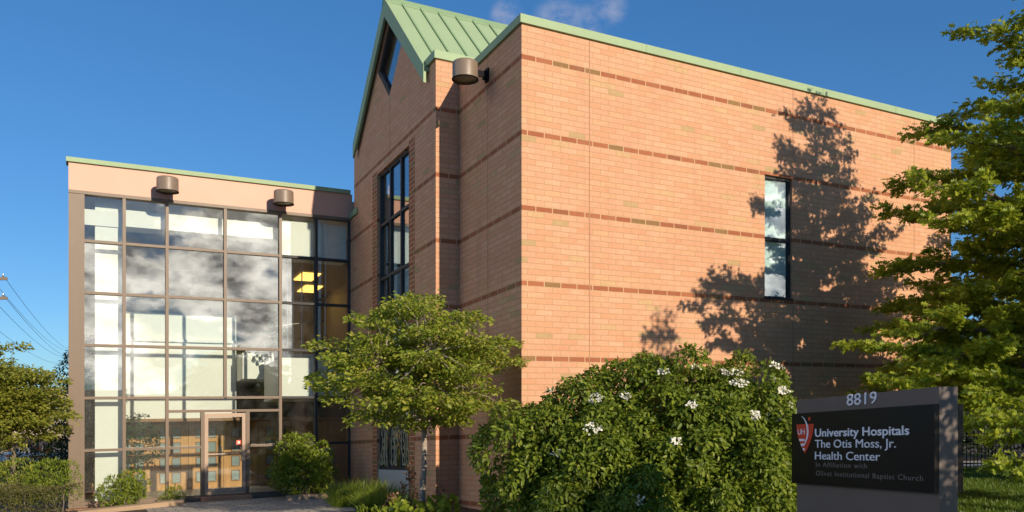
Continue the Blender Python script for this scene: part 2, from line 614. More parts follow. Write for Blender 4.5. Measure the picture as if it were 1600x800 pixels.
def pad_leaves(pads, per, up=0.6, jit=0.62, droop=0.25):
    """flattened sprays of leaves; pads: (centre, radius, thickness, outward)"""
    P, D, Nn = [], [], []
    for c, r, th, out in pads:
        n = max(4, int(per * (r / 0.5) ** 2))
        ang = RNG.uniform(0, 2 * np.pi, n)
        rr = np.sqrt(RNG.uniform(0, 1, n)) * r
        x = np.cos(ang) * rr
        y = np.sin(ang) * rr
        z = RNG.normal(0, th * .45, n) - droop * (rr / r) ** 2 * r * .5
        p = np.stack([x, y, z], 1) + np.asarray(c)
        radial = np.stack([np.cos(ang), np.sin(ang), np.full(n, -.25)], 1)
        d = radial * .7 + np.asarray(out)[None, :] * .6 + RNG.normal(0, .45, (n, 3))
        nr = np.array([0, 0, up])[None, :] + RNG.normal(0, jit, (n, 3))
        P.append(p)
        D.append(d)
        Nn.append(nr + np.asarray(out)[None, :] * .45)
    return np.concatenate(P), np.concatenate(D), np.concatenate(Nn)


def wiggle(a, b, n=4, amp=.06, sag=0.0):
    a, b = Vector(a), Vector(b)
    L = (b - a).length
    out = []
    for i in range(n + 1):
        t = i / n
        p = a.lerp(b, t)
        if 0 < i < n:
            p += Vector((random.uniform(-1, 1), random.uniform(-1, 1), random.uniform(-1, 1))) * amp * L * .5
        p.z += sag * L * 4 * t * (1 - t)
        out.append(p)
    return out


# ------------------------------------------------------------------ frames of the place
U = Vector((.8817, .4718, 0))
VH = Vector((-.4718, .8817, 0))
C0 = Vector((.176, 14.98, 0))
FALL = .071                                   # the site and the courses fall gently away along the side walls


def B(u, v, z):                               # main building frame
    return C0 + U * u + VH * v + Vector((0, 0, z - FALL * v))


P0 = Vector((-7.3, 21.0, 0))


def LB(a, b, z):                              # lobby frame, facade at b = 0
    return P0 + U * a + VH * b + Vector((0, 0, z - FALL * max(b, 0)))


def ground_z(x, y):
    v = (x - C0.x) * VH.x + (y - C0.y) * VH.y
    return .35 - .055 * min(max(v, 0), 8.6) - .11 * min(max(v - 8.6, 0), 6)


# ------------------------------------------------------------------ ground
def grid_sheet(name, xs, ys, mat, lift=0.0, kind='structure', uvs=True):
    mb = MB()
    nx, ny = len(xs), len(ys)
    for y in ys:
        for x in xs:
            mb.v.append((x, y, ground_z(x, y) + lift))
    for j in range(ny - 1):
        for i in range(nx - 1):
            a = j * nx + i
            mb.f.append((a, a + 1, a + nx + 1, a + nx))
            mb.uv.append([(xs[i], ys[j]), (xs[i + 1], ys[j]), (xs[i + 1], ys[j + 1]), (xs[i], ys[j + 1])])
            mb.sm.append(True)
    o = mb.build(name, mat)
    o['kind'] = kind
    return o


def spaced(a, b, n):
    return [a + (b - a) * i / (n - 1) for i in range(n)]


xs = [-1500, -400, -120, -60] + spaced(-40, 40, 81) + [60, 120, 400, 1500]
ys = [-1500, -300, -100, -40] + spaced(-20, 60, 81) + [90, 150, 400, 1500]
grid_sheet('ground', xs, ys, MULCH)


def sheet_poly(name, pts, mat, lift, sub=10):
    """quad strip patch between two polylines given as (left points, right points)"""
    mb = MB()
    A, Bq = pts
    n = len(A)
    rows = []
    for i in range(n):
        row = []
        for k in range(sub + 1):
            t = k / sub
            x = A[i][0] + (Bq[i][0] - A[i][0]) * t
            y = A[i][1] + (Bq[i][1] - A[i][1]) * t
            row.append((x, y, ground_z(x, y) + lift))
        rows.append(row)
    for i in range(n - 1):
        for k in range(sub):
            q = [rows[i][k], rows[i][k + 1], rows[i + 1][k + 1], rows[i + 1][k]]
            mb.poly(q, [((Vector(p) - P0).dot(U), (Vector(p) - P0).dot(VH)) for p in q])
    o = mb.build(name, mat)
    o['kind'] = 'structure'
    return o


# lawn beyond the sign, paved entrance court, far pavements and street
sheet_poly('lawn', ([(2.2, y) for y in spaced(-12, 26.4, 30)], [(40, y) for y in spaced(-12, 26.4, 30)]), LAWN, .012, 24)
pl = [P0 + U * a + VH * -.12 for a in spaced(-2.0, 2.6, 12)]
pr = [P0 + U * (-2.1 + 5.2 * i / 11) + VH * (-5.5) for i in range(12)]
sheet_poly('entrance_path', ([(p.x, p.y) for p in pl], [(p.x, p.y) for p in pr]), PAVER, .010, 24)
sheet_poly('pavement', ([(8, 26.6), (8, 30.6)], [(60, 26.6), (60, 30.6)]), SIDEW, .016, 20)
sheet_poly('road', ([(-70, 40), (-70, 50)], [(-9, 40), (-9, 50)]), SIDEW, .02, 20)

# grass blades where the lawn is in view
def grass():
    n = 52000
    y = RNG.uniform(7.5, 26, n)
    px = RNG.uniform(1420, 1660, n)
    x = (px - 800) / 1279 * y + RNG.normal(0, .15, n)
    z = np.array([ground_z(a, b) for a, b in zip(x, y)]) + .01
    p = np.stack([x, y, z], 1)
    d = np.stack([RNG.normal(0, .35, n), RNG.normal(0, .35, n), np.ones(n)], 1)
    nr = RNG.normal(0, 1, (n, 3)) * np.array([1, 1, .1])
    o = leaf_mesh('lawn_grass', p, d, nr, RNG.uniform(.05, .13, n), (T_BLADE[0] * np.array([1, 2.2, 1]), T_BLADE[1]), GRASS)
    tag(o, 'green mown grass growing on the lawn behind the sign', 'grass', kind='stuff')


grass()

# ------------------------------------------------------------------ brick building
bb = empty('brick_building', B(0, 0, 0), 'tall salmon brick building with dark red brick bands and green roof', 'building')
TOP = 9.38                                    # underside of the coping on the main block
GT = 9.82                                     # underside of the coping on the gabled block
WA = 12.5
uD = -.53
vC = 2.77
vG1 = 8.14
vE = 8.84
DEEP = 12.0
TH = .32

w = MB()                                       # long wall with its window opening
wu0, wu1, wz0, wz1 = 6.046, 6.88, 4.69, 7.38
w.box(B, 0, wu0, 0, TH, -.6, TOP)
w.box(B, wu1, WA, 0, TH, -.6, TOP)
w.box(B, wu0, wu1, 0, TH, -.6, wz0)
w.box(B, wu0, wu1, 0, TH, wz1, TOP)
w.box(B, WA - TH, WA, TH, DEEP, -.6, TOP)     # far end wall
w.box(B, TH, WA - TH, DEEP - TH, DEEP, -.6, TOP)
w.build('wall', BRICK, bb)
w = MB()
w.box(B, 0, TH, TH, vC + TH, -.6, TOP)        # return wall
w.build('wall', BRICK, bb)
w = MB()
w.box(B, uD, -.002, vC, vC + TH, -.6, GT)     # narrow sunlit pier face
w.build('wall', BRICK, bb)

# gabled wall with its tall window and lozenge window
gw = MB()
gv0, gv1, gz0, gz1 = 4.33, 6.53, .55, 8.54
VM = 5.65
HW = 2.35
EZ = 9.80
AZ = 12.30
gw.box(B, uD, uD + TH, vC + TH, gv0, -.6, EZ - .02)
gw.box(B, uD, uD + TH, gv1, vG1, -.6, EZ - .02)
gw.box(B, uD, uD + TH, gv0, gv1, -.6, gz0)
gw.box(B, uD, uD + TH, gv0, gv1, gz1, EZ - .02)
# gable triangle around the lozenge
LZ, LH, LW = 11.08, .93, .86
sl = (AZ - EZ) / HW


def gtri(pts):
    gw.prism([B(uD, v, z) for v, z in pts], U * TH, [(-v, z) for v, z in pts])


gtri([(VM - HW, EZ - .02), (VM, EZ - .02), (VM, LZ - LH), (VM - LW, LZ), (VM - LW, AZ - sl * LW)])
gtri([(VM, EZ - .02), (VM + HW, EZ - .02), (VM + LW, AZ - sl * LW), (VM + LW, LZ), (VM, LZ - LH)])
gtri([(VM - LW, LZ), (VM, LZ + LH), (VM, AZ), (VM - LW, AZ - sl * LW)])
gtri([(VM, LZ + LH), (VM + LW, LZ), (VM + LW, AZ - sl * LW), (VM, AZ)])
gw.build('gable_wall', BRICK, bb)
w = MB()
w.box(B, uD + .004, uD + TH, vG1, vE, -.6, 7.98)     # low wall by the lobby
w.box(B, uD + .004, 5, vG1, vG1 + TH, 7.99, EZ)      # back of the gabled block
w.build('wall', BRICK, bb)
for args in ((1.472, 1.494, -.0025, .02, -.5, TOP - .003), (11.039, 11.061, -.0025, .02, -.5, TOP - .003), (6.89, 6.912, -.0025, .02, -.5, 4.55),
             (6.89, 6.912, -.0025, .02, 7.5, TOP - .003), (-.0025, .02, 1.38, 1.40, -.5, TOP - .003), (uD - .0025, uD + .02, 5.60, 5.62, 8.72, LZ - LH - .05)):
    j = MB()                                   # control joints
    j.box(B, *args)
    j.build('control_joint', JOINT, bb)
q = MB()                                       # dark brick jambs each side of the tall window
q.box(B, uD - .004, uD + .1, gv0 - .36, gv0 - .001, -.5, gz1 + .1)
q.box(B, uD - .004, uD + .1, gv1 + .001, gv1 + .36, -.5, gz1 + .1)
q.build('brick_jamb', BRICKD, bb)

# green copings
c = MB()
c.box(B, -.05, WA + .05, -.05, TH + .05, TOP, TOP + .155)
c.build('coping', GREEN, bb)
c = MB()
c.box(B, -.05, TH + .05, TH + .052, 6.0, TOP, TOP + .153)
c.box(B, WA - TH - .05, WA + .05, TH + .052, DEEP, TOP, TOP + .153)
c.build('coping', GREEN, bb)
c = MB()
c.box(B, uD - .05, TH, vC - .05, vC + TH, GT, GT + .17)
c.box(B, uD - .05, uD + TH, vC + TH + .001, VM - HW + .12, GT, GT + .168)
c.build('coping', GREEN, bb)
c = MB()
c.box(B, uD - .04, uD + TH, vG1 - .03, vE, 7.98 + .63 - .62, 7.98 + .17)
c.build('coping', GREEN, bb)
for k in range(1, 5):
    m = MB()
    m.box(B, k * 2.5 + .3, k * 2.5 + .312, -.053, -.0502, TOP + .002, TOP + .154)
    m.build('coping_joint', SEAM, bb)
# flat roof
f = MB()
f.box(B, TH, WA - TH, TH, DEEP - TH, 8.9, 9.0)
f.build('flat_roof', CONC, bb)

# gable roof: two slopes with standing seams, ridge cap, rake boards
RL = 9.0
U0 = uD - .10
OV = .16


def slope_pt(u, s, side, lift=0.0):            # s = 0 at the ridge, 1 at the eave
    v = VM + side * (HW + OV) * s
    z = AZ + .17 - sl * (HW + OV) * s
    return B(u, v, z) + Vector((0, 0, lift))


for side in (-1, 1):
    r = MB()
    top = [slope_pt(U0, 0, side), slope_pt(RL, 0, side), slope_pt(RL, 1, side), slope_pt(U0, 1, side)]
    r.prism(top, (0, 0, -.06))
    ro = r.build('roof', GREEN, bb)
    if side == -1:
        sm = MB()
        k = 0
        u = U0 + .40
        while u < RL:
            pts = [slope_pt(u - .022, .03, side, .002), slope_pt(u + .022, .03, side, .002), slope_pt(u + .022, 1, side, .002), slope_pt(u - .022, 1, side, .002)]
            sm.prism(pts, (0, 0, .05))
            u += .47
        sm.build('standing_seam', SEAM, ro)
    rk = MB()                                  # rake board
    pts = [slope_pt(U0 - .03, 0, side, .03), slope_pt(U0 - .03, 1, side, .03), slope_pt(U0 - .03, 1, side, -.34), slope_pt(U0 - .03, 0, side, -.42)]
    rk.prism(pts, U * .06)
    pts = [slope_pt(U0 + .03, .0, side, -.07), slope_pt(uD + .0, 0, side, -.07), slope_pt(uD + .0, 1, side, -.07), slope_pt(U0 + .03, 1, side, -.07)]
    rk.prism(pts, (0, 0, -.03))
    rk.build('rake_board', GREEN, bb)
rc = MB()
rc.prism([slope_pt(U0 - .04, .05, -1, .01), slope_pt(RL, .05, -1, .01), slope_pt(RL, .0, -1, .06), slope_pt(U0 - .04, .0, -1, .06)], (0, 0, .025))
rc.prism([slope_pt(U0 - .04, .0, 1, .06), slope_pt(RL, .0, 1, .06), slope_pt(RL, .05, 1, .01), slope_pt(U0 - .04, .05, 1, .01)], (0, 0, .025))
rc.build('ridge_cap', SEAM, bb)


def pane_quad(F4, mat, name, parent, th=.008, nrm=None):
    mb = MB()
    mb.prism(F4, nrm * th)
    return mb.build(name, mat, parent)


# window in the long wall
wf = MB()
fr = .055
wf.box(B, wu0, wu0 + fr, .06, .16, wz0, wz1)
wf.box(B, wu1 - fr, wu1, .06, .16, wz0, wz1)
wf.box(B, wu0 + fr, wu1 - fr, .06, .16, wz0, wz0 + fr)
wf.box(B, wu0 + fr, wu1 - fr, .06, .16, wz1 - fr, wz1)
wf.box(B, wu0 + fr, wu1 - fr, .06, .16, 5.96, 6.04)
win = wf.build('window', DARKF, bb)
pane_quad([B(wu0 + fr, .10, wz0 + fr), B(wu1 - fr, .10, wz0 + fr), B(wu1 - fr, .10, 5.96), B(wu0 + fr, .10, 5.96)], GLASSD, 'pane', win, nrm=VH)
pane_quad([B(wu0 + fr, .10, 6.04), B(wu1 - fr, .10, 6.04), B(wu1 - fr, .10, wz1 - fr), B(wu0 + fr, .10, wz1 - fr)], GLASSD, 'pane', win, nrm=VH)
bl = MB()
for i in range(8):
    u = wu0 + .07 + i * .094
    bl.prism([B(u, .15, wz0), B(u + .082, .135, wz0), B(u + .082, .135, wz1), B(u, .15, wz1)], VH * .003)
bl.build('blind', BLIND, win)
si = MB()
si.box(B, wu0 - .02, wu1 + .02, -.012, .058, wz0 - .03, wz0 + .02)
si.build('sill', DARKF, win)
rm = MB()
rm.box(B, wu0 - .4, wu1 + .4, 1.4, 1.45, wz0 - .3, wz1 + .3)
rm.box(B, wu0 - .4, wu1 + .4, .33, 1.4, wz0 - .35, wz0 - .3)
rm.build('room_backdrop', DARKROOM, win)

# tall gable window: three lights wide
tw = MB()
us0, us1 = uD + .07, uD + .16
zt0 = 1.16
for v in (gv0, gv0 + .68, gv0 + 1.42, gv1 - .07):
    tw.box(B, us0, us1, v, v + .07, zt0, gz1)
zr = [zt0, 1.85 + .7, 3.9, 4.56, 5.86, 7.21, gz1 - .07]
for z in zr:
    for a, b in ((gv0 + .07, gv0 + .68), (gv0 + .75, gv0 + 1.42), (gv0 + 1.49, gv1 - .07)):
        tw.box(B, us0 + .002, us1 - .002, a, b, z, z + .07)
twin = tw.build('window', DARKF, bb)
for a, b in ((gv0 + .07, gv0 + .68), (gv0 + .75, gv0 + 1.42), (gv0 + 1.49, gv1 - .07)):
    for z0, z1 in zip(zr[:-1], zr[1:]):
        t = random.uniform(-.003, .003)
        pane_quad([B(uD + .115 + t, b, z0 + .07), B(uD + .115, a, z0 + .07), B(uD + .115, a, z1), B(uD + .115 + t, b, z1)], GLASSG, 'pane', twin, nrm=U)
cp = MB()
cp.box(B, uD + .03, uD + .16, gv0, gv1, gz0, zt0 - .003)
cp.build('concrete_panel', CONC, bb)
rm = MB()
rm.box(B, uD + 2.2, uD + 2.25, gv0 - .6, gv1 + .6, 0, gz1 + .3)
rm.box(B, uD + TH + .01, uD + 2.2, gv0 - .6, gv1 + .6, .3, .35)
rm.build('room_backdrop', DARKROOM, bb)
bl = MB()
for k, (a, b) in enumerate(((gv0 + .1, gv0 + .5), (gv0 + .8, gv0 + 1.3), (gv0 + 1.6, gv1 - .1))):
    bl.box(B, uD + .30, uD + .31, a, b, 3.2, 7.0)
bl.build('blind', BLIND, twin)

# lozenge window in the gable
lz = [(VM - LW, LZ), (VM, LZ - LH), (VM + LW, LZ), (VM, LZ + LH)]
li = [(VM + (v - VM) * .87, LZ + (z - LZ) * .87) for v, z in lz]
lw = MB()
for i in range(4):
    k = (i + 1) % 4
    lw.prism([B(uD + .03, *lz[i]), B(uD + .03, *lz[k]), B(uD + .03, *li[k]), B(uD + .03, *li[i])], U * .12)
lwo = lw.build('window', DARKF, bb)
pane_quad([B(uD + .09, v, z) for v, z in li], GLASSG, 'pane', lwo, nrm=U)
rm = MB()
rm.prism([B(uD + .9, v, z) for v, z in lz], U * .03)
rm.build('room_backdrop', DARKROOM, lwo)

# pale twisted branches standing behind the lower lights of the tall window
vb = MB()
for a0 in (gv0 + .09, gv0 + .80, gv0 + 1.52):
    for k in range(4):
        pts = []
        x = a0 + .04 + k * .14
        z = zt0 + .1
        ph = random.uniform(0, 6)
        while z < 2.6:
            pts.append(B(uD + .035 + .015 * math.sin(z * 3 + k), x + .05 * math.sin(z * 5.2 + ph), z))
            z += .09
        vb.tube(pts, .013, 5)
        for p in pts[::2]:
            sgn = random.choice((-1, 1))
            vb.tube([p, p + VH * (.07 * sgn) + Vector((0, 0, .05)), p + VH * (.11 * sgn) + Vector((0, 0, .12))], [.011, .009, .005], 4)
o = vb.build('branch_screen', VINE)
tag(o, 'pale twisted branches trained up in front of the lowest panes of the tall gable window', 'decoration')

# ------------------------------------------------------------------ glass lobby
lb = empty('glass_lobby', LB(0, 0, 0), 'two storey glazed entrance hall with bronze frames and salmon fascia', 'entrance hall')
A0, A1 = -3.586, 3.28
HEAD = 7.31


def lbox(name, mat, a0, a1, b0, b1, z0, z1, parent=lb):
    m = MB()
    m.box(LB, a0, a1, b0, b1, z0, z1)
    return m.build(name, mat, parent)


lbox('fascia', FASCIA, A0, A1, -.02, .25, HEAD + .10, 8.06)
lbox('coping', GREEN, A0 - .05, A1 - .06, -.08, .30, 8.063, 8.17)
lbox('corner_post', BRONZE, A0, -3.345, -.03, .16, -.12, HEAD + .02)
lbox('head_rail', BRONZE, A0, A1, -.05, .15, HEAD + .022, HEAD + .098)
lbox('sill_rail', BRONZE, -3.343, A1, -.02, .14, -.12, .02)
lbox('terracotta_base', TERRA, A0 - .05, A1, -.26, .2, -.4, -.123)
lbox('threshold', TERRA, -.66, .56, -.30, -.021, -.121, -.01)
bays = [-3.30, -2.398, -1.434, -.054, 1.337, 2.287, 3.235]
rows = [.02, 1.24, 2.49, 3.75, 5.0, 6.23, HEAD + .02]
HMW = .037
for i, a in enumerate(bays):
    z0 = 2.15 if i == 3 else .02
    if i == 3:
        z0 = 2.49
    m = lbox('mullion', BRONZE if i < 5 else DARKF, a - HMW - (.01 if i in (0, 6) else 0), a + HMW + (.012 if i in (0, 6) else 0), -.035, .12, z0, HEAD + .02)  # right-hand mullions are bronze too; their shade is put into a darker colour
for i in range(6):
    a, b = bays[i] + HMW + .001, bays[i + 1] - HMW - .001
    fm = BRONZE if i < 4 else DARKF  # last two bays: shade painted in as a darker frame colour
    for z in rows[1:-1]:
        if i in (2, 3) and z == 1.24:
            continue
        lbox('transom', fm, a, b, -.025, .115, z - .032, z + .032)


def lobby_pane(a, b, z0, z1):
    t = [random.uniform(-.0022, .0022) for _ in range(3)]
    pts = [LB(a, 0, z0), LB(b, 0, z0), LB(b, 0, z1), LB(a, 0, z1)]
    dd = [t[0], t[1], t[1] + t[2], t[0] + t[2]]
    pts = [p + VH * (.045 + e) for p, e in zip(pts, dd)]
    m = MB()
    m.prism(pts, VH * .006)
    return m.build('glass_pane', GLASS, lb)


for i in range(6):
    a, b = bays[i] + HMW, bays[i + 1] - HMW
    for z0, z1 in zip(rows[:-1], rows[1:]):
        if i in (2, 3) and z1 < 2.6:
            continue
        lobby_pane(a, b, z0 + .03, z1 - .03)
# door bay: a low transom, side lights and the door
lbox('transom', BRONZE, bays[2] + HMW + .001, bays[4] - HMW - .001, -.025, .115, 2.12, 2.185)
lobby_pane(bays[2] + HMW, bays[4] - HMW, 2.19, 2.455)
for a in (-.60, .50):
    lbox('mullion', BRONZE, a - .045, a + .045, -.035, .12, .02, 2.118)
for a, b in ((bays[2] + HMW, -.645), (.545, bays[4] - HMW)):
    lbox('transom', BRONZE, a + .001, b - .001, -.025, .115, 1.21, 1.27)
    lobby_pane(a, b, .02, 1.21)
    lobby_pane(a, b, 1.27, 2.12)
dm = MB()
dm.box(LB, -.55, -.465, .0, .06, .03, 2.09)
dm.box(LB, .365, .45, .0, .06, .03, 2.09)
dm.box(LB, -.464, .364, .0, .06, 1.99, 2.09)
dm.box(LB, -.464, .364, .0, .06, .03, .17)
dm.box(LB, -.464, .364, .012, .048, 1.03, 1.06)
door = dm.build('door', plain('door_frame', (.38, .27, .195), .5), lb)
m = MB()
m.prism([LB(-.464, .03, .17), LB(.364, .03, .17), LB(.364, .03, 1.99), LB(-.464, .03, 1.99)], VH * .006)
m.build('glass_pane', GLASS, door)
m = MB()
m.tube([LB(.33, -.01, .85), LB(.33, -.06, .87), LB(.33, -.06, 1.19), LB(.33, -.01, 1.21)], .012, 8)
m.build('handle', STEEL, door)
m = MB()
m.box(LB, .22, .34, .022, .026, 1.27, 1.39)
m.build('sticker', REDS, door)
m = MB()
m.box(LB, .255, .305, .018, .021, 1.30, 1.36)
m.build('sticker_mark', WHITE, door)

# inside the hall
lbox('lobby_floor', FLOOR, A0 + .1, 4.8, .16, 9.5, -.08, -.001)
lbox('roof_slab', WHITE, A0 + .02, 5.0, .26, 9.5, 7.62, 7.9)
lbox('side_wall', BUFF, A0, A0 + .12, .17, 9.5, -.3, 8.05)
lbox('back_wall', BEIGE, A0 + .12, 5.0, 9.3, 9.5, 0, 7.6)
lbox('side_wall', BEIGE, 4.8, 5.0, .9, 9.3, 0, 7.6)
lbox('column', WHITE, -3.02, -2.36, .45, 1.0, 0, 7.6)
lbox('ceiling_beam', WHITE, -2.35, 1.28, .42, .95, 6.76, 7.17)
lbox('ceiling_beam', WHITE, -3.25, -2.36, .41, .449, 6.72, 7.10)
lbox('ceiling_beam', WHITE, 1.40, 3.2, .25, .75, 6.26, 7.25)
lbox('balcony_wall', WHITE, A0 + .13, .82, 3.6, 3.75, 2.12, 5.17)
lbox('balcony_cap', WHITE, A0 + .13, .82, 3.50, 3.80, 4.33, 4.41)
lbox('upper_floor', WHITE, A0 + .13, 4.8, 3.76, 9.3, 3.3, 3.6)
lbox('balcony_edge', WHITE, .83, 4.7, 2.6, 3.9, 3.2, 3.95)
lbox('balcony_edge', WHITE, 1.42, 3.2, .35, 2.5, 2.52, 3.58)
lbox('soffit', OAKD, A0 + .13, 4.8, 3.52, 4.88, 2.03, 2.115)
lbox('upper_ceiling', BEIGE, .9, 4.8, 3.0, 9.3, 6.80, 6.86)
ww = lbox('wood_wall', OAK, A0 + .13, 4.8, 4.9, 5.0, 0, 2.02)
for ca in (-1.92, -.89, .14, 1.19, 2.25):
    st = MB()
    st.box(LB, ca + .51, ca + .525, 4.885, 4.899, 0, 2.0)
    st.build('joint_strip', OAKD, ww)
    for s in (-.17, .17):
        for z in (.36, .81, 1.275, 1.72):
            m = MB()
            for (x0, x1, y0, y1) in ((-.135, -.11, -.17, .17), (.11, .135, -.17, .17), (-.11, .11, .145, .17), (-.11, .11, -.17, -.145)):
                m.box(LB, ca + s + x0, ca + s + x1, 4.872, 4.899, z + y0, z + y1)
            fo = m.build('panel_frame', OAKD, ww)
            m = MB()
            m.box(LB, ca + s - .11, ca + s + .11, 4.885, 4.899, z - .145, z + .145)
            m.box(LB, ca + s - .012, ca + s + .012, 4.878, 4.884, z - .012, z + .012)
            m.build('panel_inset', PANELG, fo)
m = MB()
m.box(LB, .52, .60, 4.84, 4.87, .95, 1.28)
m.build('door_plate', STEEL, ww)
for (a, b) in ((3.0, 4.4), (3.6, 6.4)):
    o = lbox('ceiling_light', GOLD, a, a + .6, b, b + 1.2, 6.76, 6.79, parent=None)
    tag(o, {4.4: 'lit yellow ceiling panel upstairs in the glazed hall, nearer the glass', 6.4: 'lit yellow ceiling panel upstairs in the glazed hall, deeper inside'}[b], 'ceiling light', 'lit ceiling panels upstairs')
rods = MB()
for a in (1.75, 1.9, 2.15):
    rods.tube([LB(a, 1.0, 3.6), LB(a, 1.0, 6.4)], .018, 6)
rods.tube([LB(1.4, .9, 4.5), LB(2.8, 1.1, 4.75)], .02, 6)
rods.build('balcony_rail', STEEL, lb)

# purple bin and paper behind the right hand glass
bn = empty('recycling_bin', LB(2.65, .7, 0), 'purple plastic bin behind the glass at the right end of the hall', 'bin')
m = MB()
m.prism([LB(2.42, .5, 0), LB(2.88, .5, 0), LB(2.93, .5, .78), LB(2.37, .5, .78)], VH * .45)
bevel(m.build('body', PURPLE, bn), .02)
m = MB()
m.box(LB, 2.35, 2.95, .47, .98, .782, .85)
bevel(m.build('lid', PURPLE, bn), .02)
pp = MB()
pp.box(LB, 2.45, 2.9, .6, .85, .852, 1.12)
o = bevel(pp.build('paper_stack', WHITE), .01)
tag(o, 'white stack of papers standing on the purple bin', 'papers')


# ------------------------------------------------------------------ wall lamps
def wall_lamp(loc, out, label):
    """drum shaped lamp; loc is on the wall, out points away from it"""
    out = Vector(out).normalized()
    side = Vector((-out.y, out.x, 0))
    loc = Vector(loc)
    cen = loc + out * .49
    t = empty('wall_lamp', loc, label, 'wall lamp', 'drum lamps on the walls')

    def F(x, y, z):
        return cen + out * x + side * y + Vector((0, 0, z))
    m = MB()
    m.lathe([(.0, .17), (.225, .17), (.243, .155), (.25, .13), (.25, -.17), (.232, -.17), (.232, -.13)], F, 40)
    m.build('lamp_shade', LAMPM, t)
    m = MB()
    m.lathe([(.252, -.16), (.262, -.162), (.262, -.178), (.236, -.178)], F, 40)
    m.build('rim', BLACKM, t)
    m = MB()
    m.lathe([(.0, -.15), (.15, -.148), (.231, -.14)], F, 40)
    m.build('lens', LENS, t)
    m = MB()

    def G(a, b, z):
        return loc + out * a + side * b + Vector((0, 0, z))
    m.box(G, .03, .26, -.035, .035, -.05, .06)
    m.build('arm', LAMPM, t)
    m = MB()
    m.prism([G(.002, -.07, -.13), G(.002, .07, -.13), G(.002, .07, .13), G(.002, -.07, .13)], out * .03)
    m.prism([G(.033, -.05, -.09), G(.033, .05, -.09), G(.033, .04, .07), G(.033, -.04, .07)], out * .06)
    m.build('wall_plate', BLACKM, t)
    return t


wall_lamp(B(-.001, 1.394, 9.0), -U, 'big drum lamp on the shaded brick wall below the roof corner')
wall_lamp(LB(-1.47, -.021, 7.66), -VH, 'drum lamp on the salmon fascia, the one farther from the brick gable')
wall_lamp(LB(1.31, -.021, 7.66), -VH, 'drum lamp on the salmon fascia, the one closer to the brick gable')


